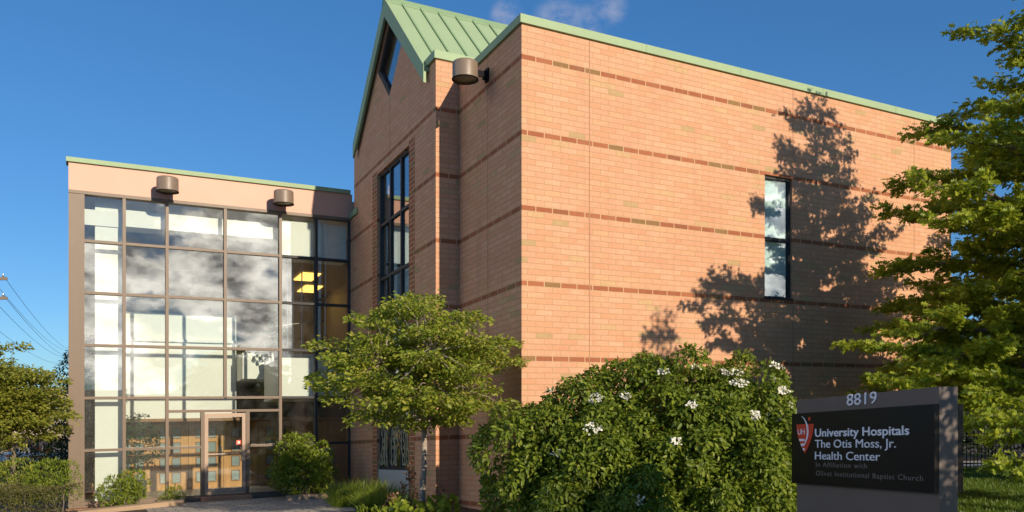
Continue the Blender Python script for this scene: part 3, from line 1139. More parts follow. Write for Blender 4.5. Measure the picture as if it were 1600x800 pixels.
# ------------------------------------------------------------------ sign
def build_sign():
    E1 = Vector((.248, -.969, .0667))
    NN = Vector((-.969, -.248, 0))             # the face looks this way
    RR = Vector((3.654, 7.0, 0))
    W = 2.11

    def S(a, n, z):                            # a from the far edge, n out of the face
        return RR + E1 * (a - W) + NN * n + Vector((0, 0, z))
    t = empty('entrance_sign', (RR.x, RR.y, .35), 'grey monument sign with dark lettered panel standing beside the flowering shrub', 'sign')
    m = MB()
    m.box(S, .03, W, -.19, 0, .2, 2.684)
    bevel(m.build('body', SIGNG, t), .006)
    m = MB()
    m.box(S, 0, W - .004, .002, .045, 1.775, 2.536)
    pn = bevel(m.build('panel', SIGNB, t), .003)
    m = MB()
    m.box(S, 0, W - .004, -.25, -.192, 1.775, 2.536)
    bevel(m.build('panel', SIGNB, t), .003)

    def text(s, a, z, width, cap, mat, name, parent, n0, th=.006, bold=0.0, spacing=1.0):
        cu = bpy.data.curves.new(name, 'FONT')
        cu.body = s
        cu.offset = bold
        cu.space_character = spacing
        cu.resolution_u = 3
        tmp = bpy.data.objects.new('tmp_text', cu)
        COL.objects.link(tmp)
        dg = bpy.context.evaluated_depsgraph_get()
        me = bpy.data.meshes.new_from_object(tmp.evaluated_get(dg))
        bpy.data.objects.remove(tmp)
        co = np.array([v.co for v in me.vertices])
        x0, x1 = co[:, 0].min(), co[:, 0].max()
        caph = .70                              # cap height of the built-in face, in em
        sx = width / (x1 - x0)
        sy = cap / caph
        mb = MB()
        for p in me.polygons:
            pts = [S(a + (co[i, 0] - x0) * sx, n0, z + co[i, 1] * sy) for i in p.vertices]
            mb.prism(pts, NN * th)
        bpy.data.meshes.remove(me)
        return mb.build(name, mat, parent)
    text('8819', 2.11 - 1.219, 2.582, .44, .115, LETTER, 'lettering', t, .001, .008, .0)
    text('University Hospitals', .43, 2.278, 1.38, .083, LETTER, 'lettering', pn, .0455, .006, .014)
    text('The Otis Moss, Jr.', .43, 2.163, 1.21, .083, LETTER, 'lettering', pn, .0455, .006, .0)
    text('Health Center', .43, 2.040, 1.0, .083, LETTER, 'lettering', pn, .0455, .006, .0)
    text('In Affiliation with', .445, 1.963, .80, .050, LETTERD, 'lettering', pn, .0455, .004, .0, 1.15)
    text('Olivet Institutional Baptist Church', .445, 1.872, 1.53, .050, LETTERD, 'lettering', pn, .0455, .004, .0, 1.15)
    # emblem
    m = MB()
    left, right, top, tip = .095, .405, 2.415, 2.10

    def shield_x(z, sgn):
        k = (top - z) / (top - tip)
        half = .155 * (1 - k ** 1.9)
        return .25 + sgn * half
    zs = [top - (top - tip) * i / 12 for i in range(13)]
    out = [S(shield_x(z, -1), .0455, z) for z in zs] + [S(shield_x(z, 1), .0455, z) for z in zs[::-1][1:]]
    m.prism(out, NN * .004)
    dc = (.33, top + .055)
    m.prism([S(dc[0] + .022 * math.cos(k * math.pi / 8), .0455, dc[1] + .022 * math.sin(k * math.pi / 8)) for k in range(16)], NN * .004)
    em = m.build('emblem', LOGOR, pn)
    m = MB()
    arc = []
    for i in range(14):
        k = i / 13
        ang = R(62 - 124 * k)
        arc.append((.10 + .205 * math.cos(ang) ** 1.0 - .0 * k, 2.335 + .19 * math.sin(ang)))
    for i in range(13):
        w0 = .004 + .010 * math.sin(math.pi * i / 13)
        w1 = .004 + .010 * math.sin(math.pi * (i + 1) / 13)
        m.prism([S(arc[i][0] - w0, .050, arc[i][1]), S(arc[i][0] + w0, .050, arc[i][1]), S(arc[i + 1][0] + w1, .050, arc[i + 1][1]), S(arc[i + 1][0] - w1, .050, arc[i + 1][1])], NN * .003)
    for z in (2.245, 2.195, 2.145):
        x0 = max(shield_x(z, -1), .12) + .01
        m.prism([S(x0, .050, z - .012), S(.25, .050, z - .012), S(.25, .050, z + .012), S(x0 - .006, .050, z + .012)], NN * .003)
    m.build('emblem_mark', LETTER, em)
    text('UH', .125, 2.305, .125, .062, LETTER, 'lettering', em, .050, .003, .0, .9)
    return t


build_sign()


# ------------------------------------------------------------------ trees and shrubs
def trunk_and_limbs(t, trunk, r0, r1, limbs, mat):
    m = MB()
    n = len(trunk)
    m.tube(trunk, [r0 + (r1 - r0) * i / (n - 1) for i in range(n)], 10)
    m.build('trunk', mat, t)
    m = MB()
    for pts, ra, rb in limbs:
        k = len(pts)
        m.tube(pts, [ra + (rb - ra) * i / (k - 1) for i in range(k)], 6)
    if limbs:
        m.build('branches', mat, t)


def layered_conifer_shape(name, base, H, rmax, z0, label, cat, leaf, nb=74, per=120, ll=(.10, .17), tmpl=T_LOBED, group=None, bark=BARK, prof=None, droop=.0):
    """broadleaf with a central leader and many level limbs (pin oak habit)"""
    bx, by, bz = base
    t = empty(name, base, label, cat, group)
    trunk = [Vector((bx + .05 * math.sin(i * 1.3), by + .05 * math.cos(i * 1.7), bz + (H - .3) * i / 9)) for i in range(10)]
    limbs = []
    P, D, Nn = [], [], []
    for i in range(nb):
        k = (i + .5) / nb
        hz = z0 + (H - z0) * k ** 1.12
        f = (H - hz) / (H - z0)
        L = (prof(f) if prof else rmax * f ** .75) * random.choice((.5, .8, 1.0, 1.12)) * random.uniform(.9, 1.08) + .15
        az = i * 2.39996 + random.uniform(-.3, .3)
        rise = .55 * (1 - f) ** 1.2 + .05 - .17 * f ** 2 + random.uniform(-.08, .08)
        d = Vector((math.cos(az), math.sin(az), rise))
        st = Vector((bx, by, bz + hz))
        pts = []
        for q in range(6):
            s = q / 5
            p = st + d * (L * s) + Vector((0, 0, -.10 * L * s * s + droop * L * s)) + Vector((random.uniform(-1, 1), random.uniform(-1, 1), random.uniform(-1, 1))) * .04 * L * (s > 0)
            pts.append(p)
        limbs.append((pts, .012 + .016 * L, .004))
        # side twigs with leaves
        nt = int(4 + L * 3.0)
        for q in range(nt):
            s = .12 + .88 * (q + random.random()) / nt
            i0 = min(4, int(s * 5))
            p = pts[i0].lerp(pts[i0 + 1], s * 5 - i0)
            sg = 1 if q % 2 else -1
            ta = az + sg * random.uniform(.4, 1.1)
            tl = (.25 + .34 * L * (1 - s) + .10 * random.random()) * random.uniform(.7, 1.15)
            td = Vector((math.cos(ta), math.sin(ta), random.uniform(-.10, .30)))
            e = p + td * tl
            if q % 2 == 0:
                limbs.append(([p, p.lerp(e, .5) + Vector((0, 0, .02)), e], .010, .003))
            n = max(4, int(per * tl * .75 * (.22 + .95 * f ** .8)))
            s2 = RNG.uniform(.0, 1.08, n)
            pos = np.array(p)[None] + np.array(td * tl)[None] * s2[:, None] + RNG.normal(0, 1, (n, 3)) * np.array([.06, .06, .04])
            sidev = np.array((-td.y, td.x, 0))
            dd = np.array(td)[None] * .8 + sidev[None] * RNG.choice([-1, 1], n)[:, None] * RNG.uniform(.2, 1, n)[:, None] + RNG.normal(0, .35, (n, 3)) + np.array([0, 0, -.2])
            P.append(pos)
            D.append(dd)
            Nn.append(np.array([0, 0, .5])[None] + np.array(td)[None] * .4 + RNG.normal(0, .6, (n, 3)))
    trunk_and_limbs(t, trunk, .055 + H * .011, .02, limbs, bark)
    P = np.concatenate(P)
    D = np.concatenate(D)
    Nn = np.concatenate(Nn)
    leaf_mesh('crown', P, D, Nn, RNG.uniform(ll[0], ll[1], len(P)), tmpl, leaf, t)
    return t


def round_tree(name, base, trunk_top, crown_c, rad, npads, per, label, cat, leaf, ll=(.07, .12), tmpl=T_OVATE, bark=BARK, r0=.06, group=None,
               padr=(.35, .6), th=.12, inner=.35, shell=.55, lean=None, forks=5):
    base = Vector(base)
    t = empty(name, base, label, cat, group)
    cc = Vector(crown_c)
    tt = Vector(trunk_top)
    trunk = wiggle(base, tt, 5, .018)
    pads = []
    limbs = []
    fk = []
    for i in range(forks):
        a = i * 2 * math.pi / forks + random.uniform(-.3, .3)
        e = cc + Vector((math.cos(a) * rad[0] * .42, math.sin(a) * rad[1] * .42, random.uniform(-.35, .35) * rad[2]))
        pts = wiggle(tt, e, 4, .12, .05)
        limbs.append((pts, r0 * .6, r0 * .25))
        fk.append(pts)
    for i in range(npads):
        zc = 1 - 2 * (i + .5) / npads
        a = i * 2.39996 + random.uniform(-.25, .25)
        rr = math.sqrt(max(0, 1 - zc * zc))
        s = random.uniform(shell, 1.08) if random.random() > inner else random.uniform(.2, .7)
        s *= 1 + .09 * math.sin(3 * a + 2.1 * zc + base.x) + .06 * math.sin(5 * a - 4 * zc)
        d = Vector((rr * math.cos(a), rr * math.sin(a), zc))
        c = cc + Vector((d.x * rad[0], d.y * rad[1], d.z * rad[2])) * s
        pr = random.uniform(*padr)
        pads.append((tuple(c), pr, th, (d.x, d.y, .1)))
        best = min((p for f in fk for p in f[1:]), key=lambda p: (p - c).length)
        limbs.append((wiggle(best, c, 3, .12), r0 * .22, .004))
    trunk_and_limbs(t, trunk, r0, r0 * .72, limbs, bark)
    P, D, Nn = pad_leaves(pads, per)
    leaf_mesh('crown', P, D, Nn, RNG.uniform(ll[0], ll[1], len(P)), tmpl, leaf, t)
    return t


def shrub(name, base, lumps, n_leaf, label, cat, leaf, ll=(.07, .12), tmpl=T_OVATE, group=None, hang=.55, stems=9, inner=.35, bark=BARK, sub=26, subr=(.22, .36)):
    """leafy shrub: lumps are (centre, (rx, ry, rz)); foliage sits in small clumps over them"""
    base = Vector(base)
    t = empty(name, base, label, cat, group)
    clumps = []
    area = [l[1][0] * l[1][2] + l[1][1] * l[1][2] + l[1][0] * l[1][1] for l in lumps]
    for (c, r), a in zip(lumps, area):
        k = max(6, int(sub * a / max(area)))
        for i in range(k):
            zc = 1 - 1.85 * (i + .5) / k
            an = i * 2.39996 + random.uniform(-.3, .3)
            rr = math.sqrt(max(0, 1 - zc * zc))
            d = np.array([rr * math.cos(an), rr * math.sin(an), zc])
            s = random.uniform(.78, 1.03)
            clumps.append((np.array(c) + d * np.array(r) * s, random.uniform(*subr), d))
    tot = sum(c[1] ** 2 for c in clumps)
    P, D, Nn = [], [], []
    for c, r, d in clumps:
        n = max(4, int(n_leaf * r * r / tot))
        q = rnd_unit(n)
        q = unit(q + d[None] * .7 + np.array([0, 0, .25])[None])
        rad = r * (1 - .38 * RNG.uniform(0, 1, n) ** 2)
        pos = c[None] + q * rad[:, None]
        dd = q * .55 + np.array([0, 0, -hang])[None] + RNG.normal(0, .38, (n, 3))
        nn = q * .8 + np.array([0, 0, .45])[None] + RNG.normal(0, .33, (n, 3))
        P.append(pos)
        D.append(dd)
        Nn.append(nn)
    # leaves deeper inside
    for (c, r), a in zip(lumps, area):
        n = int(n_leaf * inner * a / sum(area))
        q = rnd_unit(n) * (RNG.uniform(.25, .9, n)[:, None])
        P.append(np.array(c)[None] + q * np.array(r)[None])
        D.append(q + np.array([0, 0, -.3])[None] + RNG.normal(0, .4, (n, 3)))
        Nn.append(q + np.array([0, 0, .5])[None] + RNG.normal(0, .4, (n, 3)))
    P = np.concatenate(P)
    D = np.concatenate(D)
    Nn = np.concatenate(Nn)
    gz = np.array([ground_z(p[0], p[1]) for p in P]) + .04
    keep = P[:, 2] > gz
    P, D, Nn = P[keep], D[keep], Nn[keep]
    m = MB()
    for i in range(stems):
        l = random.choice(lumps)
        e = Vector(l[0]) + Vector((random.uniform(-.6, .6) * l[1][0], random.uniform(-.6, .6) * l[1][1], random.uniform(-.1, .6) * l[1][2]))
        b0 = Vector((base.x + (e.x - base.x) * .3, base.y + (e.y - base.y) * .3, base.z - .05))
        m.tube(wiggle(b0, e, 4, .08), [.022, .018, .014, .010, .006], 6)
    m.build('stems', bark, t)
    leaf_mesh('foliage', P, D, Nn, RNG.uniform(ll[0], ll[1], len(P)), tmpl, leaf, t)
    return t, clumps


# big oak on the right
layered_conifer_shape('oak_tree', (10.0, 14.56, .3), 10.7, 4.3, 2.3, 'large pin oak with level yellow-green limbs reaching over the sign from the right', 'tree',
                      L_OAK, nb=96, per=195, ll=(.10, .17), prof=lambda f: 4.9 * f ** .86)
layered_conifer_shape('oak_tree', (15.3, 19.3, .25), 11.0, 4.0, 2.2, 'second pin oak farther right, partly hidden behind the large oak', 'tree',
                      L_OAK, nb=92, per=190, ll=(.10, .18), prof=lambda f: 4.6 * f ** .72)
# small tree in front of the gable
round_tree('small_tree', (-1.55, 14.0, .3), (-1.5, 14.0, 2.0), (-1.60, 14.0, 3.10), (1.52, 1.45, 1.06), 160, 350,
           'small layered tree with pale slim trunk standing before the brick gable', 'tree', L_MID, ll=(.05, .105), bark=BARKP, r0=.062, padr=(.2, .46), th=.09, shell=.72)
# left tree
round_tree('garden_tree', (-11.0, 18.0, .1), (-10.95, 18.0, 1.3), (-11.4, 18.0, 2.5), (1.3, 1.2, 1.12), 135, 330,
           'yellow-green garden tree beside the corner post of the glazed hall', 'tree', L_LEFT, ll=(.06, .11), r0=.06, padr=(.3, .5), th=.12)

# flowering shrub by the corner
FB = (1.9, 12.0, .35)
fs, clumps = shrub('flowering_shrub', FB, [((.45, 12.2, 1.45), (.82, .9, 1.0)), ((1.1, 12.3, 1.55), (.9, 1.1, 1.22)), ((1.85, 12.3, 1.7), (.9, 1.2, 1.30)), ((2.6, 12.3, 1.8), (.9, 1.2, 1.32)),
                                           ((3.3, 12.3, 1.8), (.85, 1.1, 1.28)), ((3.8, 12.4, 1.65), (.62, .9, 1.08)),
                                           ((1.3, 11.5, 1.1), (1.25, .8, .85)), ((2.7, 11.4, 1.1), (1.25, .8, .95))], 72000,
                   'big white-flowering green shrub beside the grey sign', 'shrub', L_BUSH, ll=(.05, .112), hang=.5, stems=18, inner=.45, sub=52, subr=(.16, .34))


def flower_clusters(root, clumps):
    """flat white flower heads scattered on the sunny side of the shrub"""
    spots = [(3.35, 2.75), (3.6, 2.6), (3.85, 2.5), (3.5, 2.45), (3.9, 2.3), (3.2, 2.5), (3.7, 2.75), (2.95, 2.9), (2.75, 2.85), (3.05, 2.7), (4.0, 2.65), (3.3, 2.3), (4.1, 2.4),
             (1.2, 2.45), (1.4, 2.5), (1.55, 2.45), (.3, 2.5), (2.1, 2.75), (2.3, 2.3), (2.0, 1.95), (.75, 1.55), (1.75, 1.2), (.95, 2.0), (2.5, 2.6), (3.45, 2.2), (3.75, 2.3), (4.05, 2.2), (3.15, 2.65)]
    for k, (fx_, fz_) in enumerate(spots):
        c, r, d = min((q for q in clumps if q[2][1] < .35), key=lambda q: (q[0][0] - fx_) ** 2 + (q[0][2] - fz_) ** 2 + .05 * (q[0][1] - 10.5))
        dv = unit((d + np.array([0.05, -.35, .35]))[None])[0]
        p = c + dv * (r * 1.06)
        n = 40
        a = RNG.uniform(0, 6.28, n)
        rr = np.sqrt(RNG.uniform(0, 1, n)) * random.uniform(.05, .115)
        sx = unit(np.cross(dv, np.array([0, 0, 1.]))[None])[0]
        sy = np.cross(sx, dv)
        pos = p[None] + sx[None] * (np.cos(a) * rr)[:, None] + sy[None] * (np.sin(a) * rr * .6)[:, None] + RNG.normal(0, .012, (n, 3))
        dd = sx[None] * np.cos(a)[:, None] + sy[None] * np.sin(a)[:, None] + RNG.normal(0, .5, (n, 3))
        nn = dv[None] + np.array([0, 0, .4])[None] + RNG.normal(0, .35, (n, 3))
        leaf_mesh('flower_head', pos, dd, nn, RNG.uniform(.024, .042, n), T_ROUND, PETAL, root)


flower_clusters(fs, clumps)

# shrub before the glass, right of the door
shrub('lime_shrub', LB(1.6, -1.0, 0), [(tuple(LB(1.75, -.9, .50)), (.72, .5, .52)), (tuple(LB(2.1, -.8, .8)), (.36, .34, .40)), (tuple(LB(1.45, -.9, 1.0)), (.30, .30, .52)), (tuple(LB(1.2, -.95, .62)), (.3, .3, .3)), (tuple(LB(1.75, -.85, 1.05)), (.24, .24, .42))], 4800,
      'bright lime-green shrub in front of the glass right of the entrance door', 'shrub', L_LIME, ll=(.06, .105), hang=.0, stems=14, sub=30, subr=(.10, .22))
# plants left of the entrance
shrub('leafy_plant', LB(-2.35, -.75, -.1), [(tuple(LB(-2.5, -.75, .2)), (.42, .32, .32)), (tuple(LB(-2.25, -.7, .42)), (.26, .22, .25))], 1300,
      'bright leafy plant growing before the glass left of the entrance door', 'plant', L_LIME, ll=(.06, .11), tmpl=T_LONG, hang=-.4, stems=5, sub=16, subr=(.12, .2))
shrub('leafy_plant', LB(-1.35, -.55, -.05), [(tuple(LB(-1.35, -.5, .1)), (.2, .15, .16))], 260,
      'tiny green plant at the corner of the stone kerb near the door', 'plant', L_LIME, ll=(.06, .1), tmpl=T_LONG, hang=-.4, stems=3, sub=6, subr=(.1, .14))


def tuft(base, r, h, n, label, mat=L_LIME, grp=None, cat='grass clump', name='grass_clump'):
    a = RNG.uniform(0, 6.28, n)
    rr = RNG.uniform(0, 1, n) * r * .6
    pos = np.array(base)[None] + np.stack([np.cos(a) * rr, np.sin(a) * rr, np.zeros(n)], 1)
    d = np.stack([np.cos(a) * RNG.uniform(.1, 1.5, n), np.sin(a) * RNG.uniform(.1, 1.5, n), np.ones(n)], 1)
    bl = (np.array([(0, .012, 0), (.4, .014, .0), (.75, .010, -.10), (1.05, 0, -.32), (.75, -.010, -.10), (.4, -.014, 0), (0, -.012, 0)]), [(0, 1, 5, 6), (1, 2, 4, 5), (2, 3, 4)])
    nn = np.stack([-np.cos(a), -np.sin(a), np.full(n, .6)], 1) * -1
    nn = np.stack([np.cos(a), np.sin(a), np.full(n, .9)], 1)
    o = leaf_mesh(name, pos, d, nn, RNG.uniform(.6, 1.1, n) * h, bl, mat)
    tag(o, label, cat, grp)
    return o


def dpt(px, Y):
    return (px - 800) / 1279 * Y


for i, (x, y, r, h) in enumerate([(-4.0, 19.2, .5, .55), (-3.35, 18.3, .5, .6), (-2.85, 17.5, .5, .6), (-2.35, 16.8, .45, .5), (-3.7, 18.0, .4, .4), (-2.9, 16.7, .4, .42)]):
    tuft((x, y, ground_z(x, y)), r, h, 420, 'arching green grass clump in the row below the tall gable window', L_BUSH if i % 2 else L_LIME, 'grass clumps below the gable window')

# plants round the small tree's foot
shrub('round_leaf_plant', (-1.55, 13.2, .3), [((-1.75, 13.3, .52), (.36, .3, .22)), ((-1.15, 13.3, .55), (.32, .3, .25))], 420,
      'low plant with round lime leaves at the foot of the small tree', 'plant', L_LIME, ll=(.09, .14), tmpl=T_ROUND, hang=.0, stems=6, sub=12, subr=(.14, .2))
shrub('low_plant', (-2.3, 13.5, .3), [((-2.3, 13.5, .45), (.36, .25, .17))], 380,
      'low spreading lime-green plant by the path edge left of the slim trunk', 'plant', L_LIME, ll=(.07, .12), tmpl=T_LONG, hang=.0, stems=3, sub=10, subr=(.12, .18))


def dry_stems():
    t = empty('dry_hydrangea', (-1.55, 13.8, .3), 'brown dried flower stems beside the slim tree trunk', 'plant')
    m = MB()
    P = []
    for x, y, h in ((-1.72, 13.8, 1.0), (-1.68, 13.9, .85), (-1.75, 13.7, .72), (-1.55, 13.4, .62), (-1.9, 13.4, .58), (-1.25, 13.5, .68), (-2.0, 13.5, .5)):
        top = Vector((x + random.uniform(-.06, .06), y, .3 + h))
        m.tube(wiggle((x, y, .3), top, 4, .06), .005, 5)
        P.append(np.array(top)[None] + RNG.normal(0, 1, (34, 3)) * np.array([.035, .035, .05]))
    m.build('stems', BARK, t)
    for p in P:
        leaf_mesh('dry_flower', p, rnd_unit(len(p)), rnd_unit(len(p)), RNG.uniform(.035, .055, len(p)), T_ROUND, DRYF, t)


dry_stems()
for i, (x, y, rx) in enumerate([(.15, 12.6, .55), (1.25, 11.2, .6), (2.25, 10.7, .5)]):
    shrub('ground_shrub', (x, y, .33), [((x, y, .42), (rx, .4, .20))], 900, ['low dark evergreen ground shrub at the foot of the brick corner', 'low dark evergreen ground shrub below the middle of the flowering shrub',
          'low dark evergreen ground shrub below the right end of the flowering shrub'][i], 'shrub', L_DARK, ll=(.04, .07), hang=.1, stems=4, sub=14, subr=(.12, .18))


# clipped hedge on the left
def hedge(name, x0, x1, y0, y1, z1, n, label, leaf):
    t = empty(name, ((x0 + x1) / 2, (y0 + y1) / 2, ground_z(x0, y0)), label, 'hedge')
    big = 1.0 if x1 - x0 < 12 else 3.6
    P = np.stack([RNG.uniform(x0, x1, n), RNG.uniform(y0, y1, n), RNG.uniform(.1, z1, n)], 1)
    face = RNG.uniform(0, 1, n)
    P[face < .42, 2] = z1 - RNG.exponential(.04, (face < .42).sum()) + .03 * np.sin(P[face < .42, 0] * 5)
    k = (face >= .42) & (face < .85)
    P[k, 1] = y0 + RNG.exponential(.06, k.sum())
    nrm = np.tile(np.array([0, -.5, .8]), (n, 1)) + RNG.normal(0, .6, (n, 3))
    leaf_mesh('foliage', P, rnd_unit(n) + np.array([0, -.2, .5])[None], nrm, RNG.uniform(.03, .055, n) * big, T_OVATE, leaf, t)
    m = MB()
    for i in range(14):
        x = x0 + (x1 - x0) * (i + .5) / 14
        m.tube(wiggle((x, (y0 + y1) / 2, .0), (x + random.uniform(-.2, .2), (y0 + y1) / 2, z1 - .1), 3, .1), .012, 5)
    m.build('stems', BARK, t)


hedge('clipped_hedge', -13.5, -8.45, 15.3, 16.2, .80, 15000, 'clipped olive-brown hedge in front of the garden tree', L_HEDGE)
for i, (x, y, r, lab) in enumerate([(-9.55, 17.0, .5, 'bright green upright shrub beside the corner post, behind the clipped hedge'),
                                    (-10.3, 17.1, .48, 'green leafy shrub behind the middle of the clipped hedge'),
                                    (-11.05, 17.0, .45, 'green leafy shrub behind the left end of the clipped hedge')]):
    shrub('upright_shrub', (x, y, .2), [((x, y, .72), (r, .4, .42))], 1500, lab, 'shrub', L_LIME if i == 0 else L_MID, ll=(.05, .09), hang=-.5, tmpl=T_LONG, stems=6, sub=20, subr=(.13, .22))
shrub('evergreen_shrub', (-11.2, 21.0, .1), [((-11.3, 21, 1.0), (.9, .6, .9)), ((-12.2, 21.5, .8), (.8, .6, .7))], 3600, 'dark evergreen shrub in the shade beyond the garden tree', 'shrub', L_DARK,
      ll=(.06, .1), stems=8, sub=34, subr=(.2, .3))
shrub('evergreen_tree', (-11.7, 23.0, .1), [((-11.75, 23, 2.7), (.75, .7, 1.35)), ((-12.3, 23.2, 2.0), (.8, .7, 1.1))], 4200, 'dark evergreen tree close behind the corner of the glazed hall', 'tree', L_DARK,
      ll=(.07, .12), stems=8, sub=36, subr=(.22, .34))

# kerb at the edge of the bed by the door
kb = MB()


def KF(a, b, z):
    return LB(a, b + min(0, (a + 1.15)) * .42, z)


kb.box(KF, -3.4, -1.15, -1.02, -.74, -.4, .05)
kb.box(KF, -1.42, -1.15, -.739, -.30, -.4, .048)
o = bevel(kb.build('planter_kerb', CURB), .015)
tag(o, 'sandy stone kerb round the small planting bed left of the door', 'kerb')
kr = MB()
pts = []
for i in range(9):
    p = Vector(LB(1.35 + .16 * i, -1.35 - .03 * i * i * .4, 0))
    kr_w = .10
for i in range(6):
    a0 = 1.15 + i * .34
    kr.box(LB, a0, a0 + .325, -1.62 - .02 * i, -1.44 - .02 * i, -.2, .07 + .01 * (i % 2))
o = bevel(kr.build('stone_edging', CURB), .02)
tag(o, 'row of tan edging stones in front of the lime shrub', 'edging')

# ficus inside the hall
fx = empty('potted_ficus', LB(-2.0, 1.6, 0), 'potted ficus tree behind the glass beside the white column', 'potted plant')
m = MB()
cF = LB(-2.0, 1.6, 0)
m.lathe([(0, 0), (.17, 0), (.23, .40), (.25, .42), (.22, .42), (.20, .38), (0, .38)], lambda x, y, z: Vector((cF.x + x, cF.y + y, cF.z + z)), 24)
m.build('pot', DARKF, fx)
m = MB()
m.tube(wiggle(cF + Vector((0, 0, .3)), cF + Vector((0, 0, 1.1)), 4, .05), [.025, .022, .02, .018, .015], 7)
m.build('trunk', BARK, fx)
pads = []
for i in range(46):
    zc = 1 - 2 * (i + .5) / 46
    a = i * 2.4
    rr = math.sqrt(1 - zc * zc)
    s = random.uniform(.55, 1)
    pads.append(((cF.x + rr * math.cos(a) * .56 * s, cF.y + rr * math.sin(a) * .56 * s, cF.z + 1.42 + zc * .74 * s), .17, .08, (rr * math.cos(a), rr * math.sin(a), -.3)))
P, D, Nn = pad_leaves(pads, 420, .5, .7)
leaf_mesh('crown', P, D, Nn, RNG.uniform(.05, .085, len(P)), T_OVATE, L_FICUS, fx)
# hanging plant upstairs
up = empty('potted_plant', LB(1.62, 1.5, 3.6), 'leafy green plant upstairs behind the glass near the balcony rail', 'potted plant')
pads = []
for i in range(12):
    c = LB(1.62 + random.uniform(-.22, .22), 1.5 + random.uniform(-.2, .2), 4.1 + i * .09)
    pads.append((tuple(c), .16, .1, (random.uniform(-1, 1), random.uniform(-1, 1), -.2)))
P, D, Nn = pad_leaves(pads, 90, .5, .7)
leaf_mesh('leaves', P, D, Nn, RNG.uniform(.10, .18, len(P)), T_ROUND, L_FICUS, up)
m = MB()
cU = LB(1.62, 1.5, 3.6)
m.lathe([(0, 0), (.12, 0), (.16, .3), (.13, .3), (0, .26)], lambda x, y, z: Vector((cU.x + x, cU.y + y, cU.z + z)), 20)
m.tube([cU + Vector((0, 0, .25)), cU + Vector((0.05, 0, .9)), cU + Vector((0, .03, 1.5))], .012, 6)
m.build('pot', DARKF, up)


# ------------------------------------------------------------------ fence on the right
def fence():
    Y = 25.4
    t = empty('iron_fence', (17, Y, .2), 'black iron picket fence across the back of the lawn', 'fence')
    zt, zb = 1.80, .22

    def F(x, y, z):
        return Vector((x, Y + y - (x - 14) * .03, z + ground_z(x, Y) - .2))
    for z in (1.62, 1.10, .42):
        m = MB()
        m.box(F, 12.2, 22.5, -.012, .012, z - .02, z + .02)
        m.build('rail', BLACKM, t)
    x = 12.3
    k = 0
    while x < 22.4:
        if abs(((x - 15.85) / 2.35) - round((x - 15.85) / 2.35)) > .03:
            m = MB()
            m.box(F, x - .009, x + .009, -.035, -.0125, zb, zt)
            m.build('picket', BLACKM, t)
        x += .112
        k += 1
    for i in range(-1, 3):
        xx = 15.85 + i * 2.35
        m = MB()
        m.box(F, xx - .035, xx + .035, -.04, .04, .0, zt + .06)
        m.box(F, xx - .045, xx + .045, -.05, .05, zt + .061, zt + .09)
        m.build('post', BLACKM, t)


fence()
# thick dark planting on the far side of the pavement
for i, (x, y, h) in enumerate([(17.5, 34, 5.0), (20.5, 35, 6.5), (23.5, 33.5, 5.4), (27, 35, 6.2)]):
    round_tree('shade_tree', (x, y, .2), (x, y, 1.4), (x, y, h * .55), (2.4, 2.0, h * .45), 60, 34,
               ['dense dark tree behind the iron fence, nearest the brick wall', 'tall dense dark tree behind the iron fence, second from the brick wall',
                'dense dark tree behind the iron fence, third from the brick wall', 'dense dark tree behind the iron fence, farthest from the brick wall'][i],
               'tree', L_DARK, ll=(.16, .26), r0=.14, padr=(.6, 1.0), th=.3, group='trees behind the iron fence')
hedge('tall_hedge', 12.5, 34, 31.4, 32.6, 1.9, 16000, 'tall dark hedge on the far side of the pavement behind the fence', L_DARK)

# ------------------------------------------------------------------ trees by the street, outside the frame, that shade the sign and lower walls
round_tree('street_tree', (6.15, 3.6, .35), (6.1, 3.6, 1.5), (6.1, 3.6, 3.0), (1.7, 1.6, 1.6), 80, 60, 'leafy round street tree shading the sign', 'tree', L_MID, ll=(.09, .15), padr=(.4, .6), th=.2, r0=.1)
round_tree('slim_tree', (7.9, 10.05, .35), (7.9, 10.05, 2.0), (7.9, 10.05, 5.8), (.55, .55, 1.6), 34, 220, 'slim upright young tree on the lawn', 'tree', L_MID, ll=(.08, .13), padr=(.25, .4), th=.15, r0=.05)

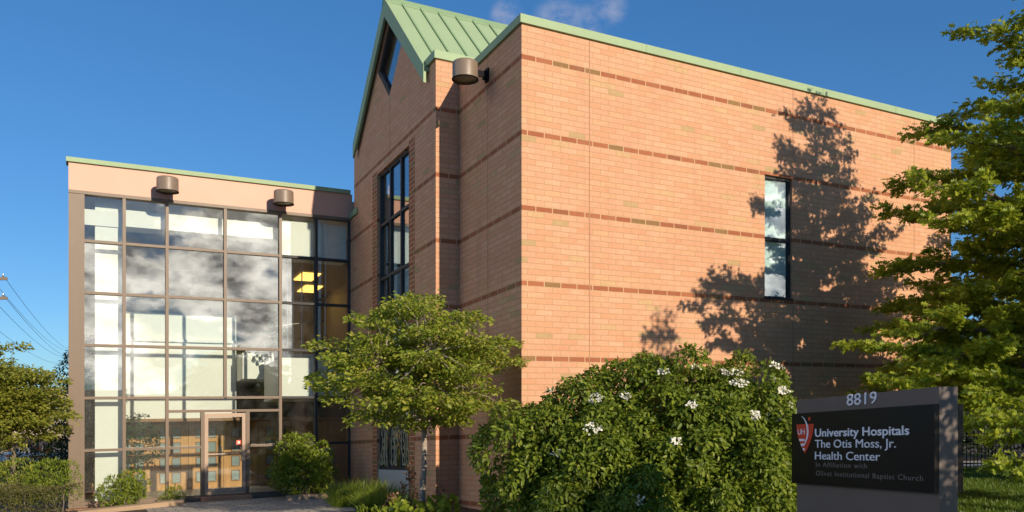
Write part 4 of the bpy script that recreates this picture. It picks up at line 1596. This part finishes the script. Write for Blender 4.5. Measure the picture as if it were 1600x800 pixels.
# ------------------------------------------------------------------ far left: utility pole, wires, barrels, low building
up = empty('utility_pole', (-26.2, 40, 0), 'wooden utility pole with two cross arms, past the garden tree', 'utility pole')
m = MB()
m.tube([(-26.2, 40, 0), (-26.2, 40, 9.5)], [.17, .12], 10)
m.build('pole', TIMBER, up)
for z in (8.15, 7.2):
    m = MB()
    m.box(lambda x, y, z: Vector((x, y, z)), -27.6, -24.62, 39.84, 39.96, z - .07, z + .07)
    m.build('cross_arm', TIMBER, up)
    for x in (-24.8, -25.5, -27.2):
        m = MB()
        m.lathe([(0, .17), (.04, .16), (.05, .1), (.03, .08), (.05, .04), (.03, 0)], lambda a, b, c: Vector((x + a, 39.9 + b, z + .07 + c)), 10)
        m.build('insulator', STEEL, up)
for i, (z, x) in enumerate(((8.3, -24.8), (7.35, -24.8), (8.3, -25.5), (7.35, -25.5), (6.6, -26.2))):
    pts = []
    for k in range(17):
        q = k / 16
        pts.append(Vector((x - 40 * q, 39.9 + q * 82, z + .5 * q - 1.1 * 4 * q * (1 - q))))
    m = MB()
    m.tube(pts, .011, 5)
    o = m.build('overhead_wire', BLACKM)
    tag(o, 'thin black overhead wire sloping away from the utility pole', 'wire', 'wires running from the utility pole')


def barrel(x, y, lab):
    t = empty('traffic_barrel', (x, y, ground_z(x, y) + .02), lab, 'traffic barrel', 'orange traffic barrels by the street')
    z0 = ground_z(x, y) + .02
    m = MB()
    m.lathe([(0, 0), (.30, 0), (.30, .25), (.27, .26), (.27, .5), (.25, .51), (.25, .75), (.22, .76), (.20, .98), (0, .98)], lambda a, b, c: Vector((x + a, y + b, z0 + c)), 20)
    m.build('body', ORANGE, t)
    m = MB()
    for a, b, r in ((.3, .46, .272), (.56, .71, .252)):
        m.lathe([(r, a), (r, b)], lambda p, q, c: Vector((x + p, y + q, z0 + c)), 20)
    m.build('white_band', WHITE, t)


barrel(-20.4, 36, 'orange traffic barrel by the far street, nearest the glazed hall')
barrel(-21.2, 36.5, 'orange traffic barrel by the far street, the middle of three')
barrel(-22.6, 37, 'orange traffic barrel by the far street, farthest from the glazed hall')
hb = empty('low_building', (-40, 62, 0), 'low buff building across the far street behind the garden tree', 'building')
m = MB()
ID = lambda x, y, z: Vector((x, y, z))
m.box(ID, -56, -30, 60, 70, -.8, 2.6)
m.build('wall', BUFF, hb)
m = MB()
m.box(ID, -56.3, -29.7, 59.7, 70.3, 2.603, 2.9)
m.build('roof', CONC, hb)
for i in range(6):
    x = -54 + i * 4
    m = MB()
    m.box(ID, x, x + 1.8, 59.96, 60.1, .5, 1.7)
    m.build('window', PANELG, hb)
